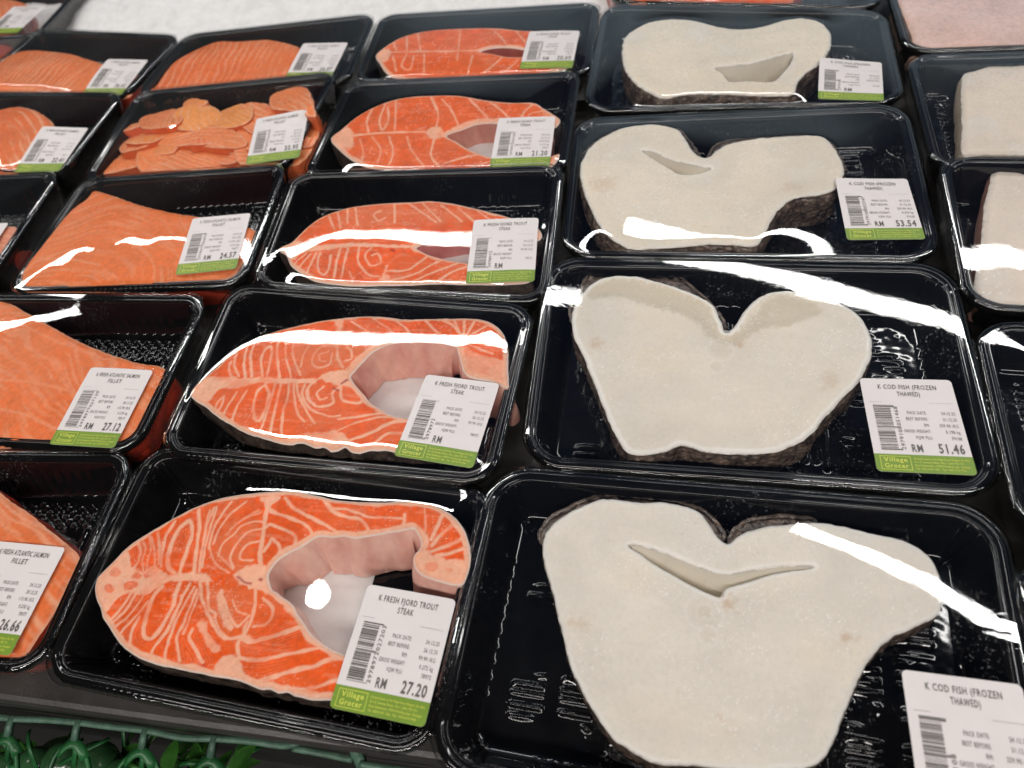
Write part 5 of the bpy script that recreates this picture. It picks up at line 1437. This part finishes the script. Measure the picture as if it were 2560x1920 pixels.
posts = [(-320, 172), (77, 180), (460, 202), (845, 247), (1240, 294)]
rail_pts = [(-700, 160), (-320, 165), (0, 172), (77, 180), (270, 186), (460, 202), (650, 226), (845, 247), (1050, 288), (1240, 294), (1450, 310), (1645, 335), (1760, 300), (1900, 268), (1965, 268)]
rp = sm3(p3(rail_pts, [ZG] * 12 + [ZG + .003, ZG + .006, ZG + .006]), 6)
gt = thing('garnish_divider', 'green plastic garnish hedge with arches below the front edge of the counter', 'plastic garnish', tuple(rp[len(rp) // 2] - np.array([0, 0, .1])))
V, Fq = ribbon(rp, (0, 0, 1), .0034, .0030)
mesh('rail', V, Fq, M['rail'], gt)
q = p3([(1690, 350), (1850, 378), (2030, 415)], ZG); V, Fq = ribbon(sm3(q), (0, 0, 1), .003, .003); mesh('rail', V, Fq, M['rail'], gt)
q = p3([(2075, 440), (2212, 462), (2500, 500)], ZG); V, Fq = ribbon(sm3(q), (0, 0, 1), .003, .003); mesh('rail', V, Fq, M['rail'], gt)
q = p3([(2025, 285), (2050, 360), (2085, 440)], [ZG + .006, ZG + .002, ZG - .003]); V, Fq = ribbon(sm3(q), (0, 0, 1), .005, .005); mesh('post', V, Fq, M['rail'], gt)
dx = np.array([fd[0], fd[1], 0]); dy = np.array([fn[0], fn[1], 0]); up_ = np.array([0, 0, 1.])
for i, (x, y) in enumerate(posts):
    b = p3([(x, y)], ZG)[0]
    V, Fq = ribbon([b + dy * .0016 + up_ * .001, b - dy * .004, b - dy * .0085 - up_ * .002], up_, .0032, .0030)
    mesh('post', V, Fq, M['rail'], gt)
    rr = random.Random(i + 3)
    V, Fq = ribbon([b - dy * .009 - up_ * .004, b - dy * .014 - up_ * .007, b - dy * .020 - up_ * .010], up_, .0026, .0026, (1, .4))
    mesh('post', V, Fq, M['garnish'], gt)
    pts = []
    wl_, wr_, dep = .012 + .005 * rr.random(), .012 + .005 * rr.random(), .040 + .01 * rr.random()
    for t_ in np.linspace(-1, 1, 29):
        a = abs(t_) * math.pi / 2
        pts.append(b + dx * math.copysign(1, t_) * (wl_ if t_ < 0 else wr_) * math.sin(a) ** .85 - dy * (.0095 + dep * (1 - math.cos(a)) ** 1.15) - up_ * (.003 + .014 * abs(t_) ** 1.5) + dx * .0012 * math.sin(9 * t_ + i))
    V, Fq = ribbon(pts, up_, .0022, .0020)
    V = np.asarray(V)
    mesh('arch', V, Fq, M['garnish'], gt)
    pts = [b + dx * s_ * .0085 - dy * (.0100 + .006 * abs(s_) ** 2) - up_ * (.0022 + .003 * s_ * s_) for s_ in np.linspace(-1, 1, 9)]
    V, Fq = ribbon(pts, dy, .0050, .0014)
    mesh('arch', V, Fq, M['garnish'], gt)
# foliage below
rr = random.Random(4)
for i in range(46):
    c = p3([(-150 + rr.random() * 1500, 380 + rr.random() * 160)], -.05 - .03 * rr.random())[0]
    a = rr.random() * 6.28; d_ = np.array([math.cos(a), math.sin(a), .25 * rr.random()]); L_ = .012 + .014 * rr.random()
    s_ = np.cross(d_, (0, 0, 1)); V = []; 
    for t_ in np.linspace(0, 1, 7):
        wv = L_ * .22 * math.sin(math.pi * (t_ * .92 + .04))
        m_ = c + d_ * L_ * t_ - np.array([0, 0, .010 * t_ * t_])
        V += [m_ - s_ * wv, m_ - np.array([0, 0, .0012]), m_ + s_ * wv]
    Fq = []
    for q in range(6): Fq += [[q * 3, q * 3 + 1, q * 3 + 4, q * 3 + 3], [q * 3 + 1, q * 3 + 2, q * 3 + 5, q * 3 + 4]]
    mesh('leaf', V, Fq, M['leaf'], gt)
for i in range(44):
    c = p3([(-150 + rr.random() * 1450, 400 + rr.random() * 170)], -.045 - .03 * rr.random())[0]
    a = rr.random() * 6.28; L_ = .015 + .02 * rr.random(); d_ = np.array([math.cos(a), math.sin(a), 0]); cu = np.array([-d_[1], d_[0], 0]) * rr.uniform(-.6, .6)
    pts = [c + d_ * L_ * t_ + cu * L_ * t_ * t_ + up_ * .012 * math.sin(t_ * 2.4) for t_ in np.linspace(0, 1, 8)]
    V, Fq = ribbon(pts, up_, .0010, .0022, (1, .3)); mesh('frond', V, Fq, M['garnish'] if i % 2 else M['leaf'], gt)
BER = [((365, 432), .0125, 'dark green plastic berry left of the largest one, under the second arch'), ((545, 452), .0140, 'largest dark green plastic berry under the second garnish arch'), ((195, 462), .0120, 'dark green plastic berry between the first two garnish arches'), ((20, 490), .0120, 'dark green plastic berry in the bottom left corner'), ((690, 520), .011, 'small dark green plastic berry left of the third garnish arch')]
for (xy, r_, lb) in BER:
    c = p3([xy], -.052)[0]
    u, v = np.meshgrid(np.linspace(0, 2 * math.pi, 33)[:-1], np.linspace(0, math.pi, 18))
    V = np.c_[(np.cos(u) * np.sin(v)).ravel(), (np.sin(u) * np.sin(v)).ravel(), np.cos(v).ravel()]
    V = V * r_ * (1 + .06 * (fbm(V[:, 0] * 2 + c[0] * 50, V[:, 1] * 2 + V[:, 2], 9)[:, None] - .5)) * np.array([1, 1, .92]) + c
    idx = np.arange(32 * 18).reshape(18, 32); nx_ = np.roll(idx, -1, 1)
    o = mesh('garnish_berry', V, np.c_[idx[:-1].ravel(), idx[1:].ravel(), nx_[1:].ravel(), nx_[:-1].ravel()], M['berry'])
    tag(o, lb, 'plastic berry', 'dark green berries in the garnish')
print('built', len(scene.objects))
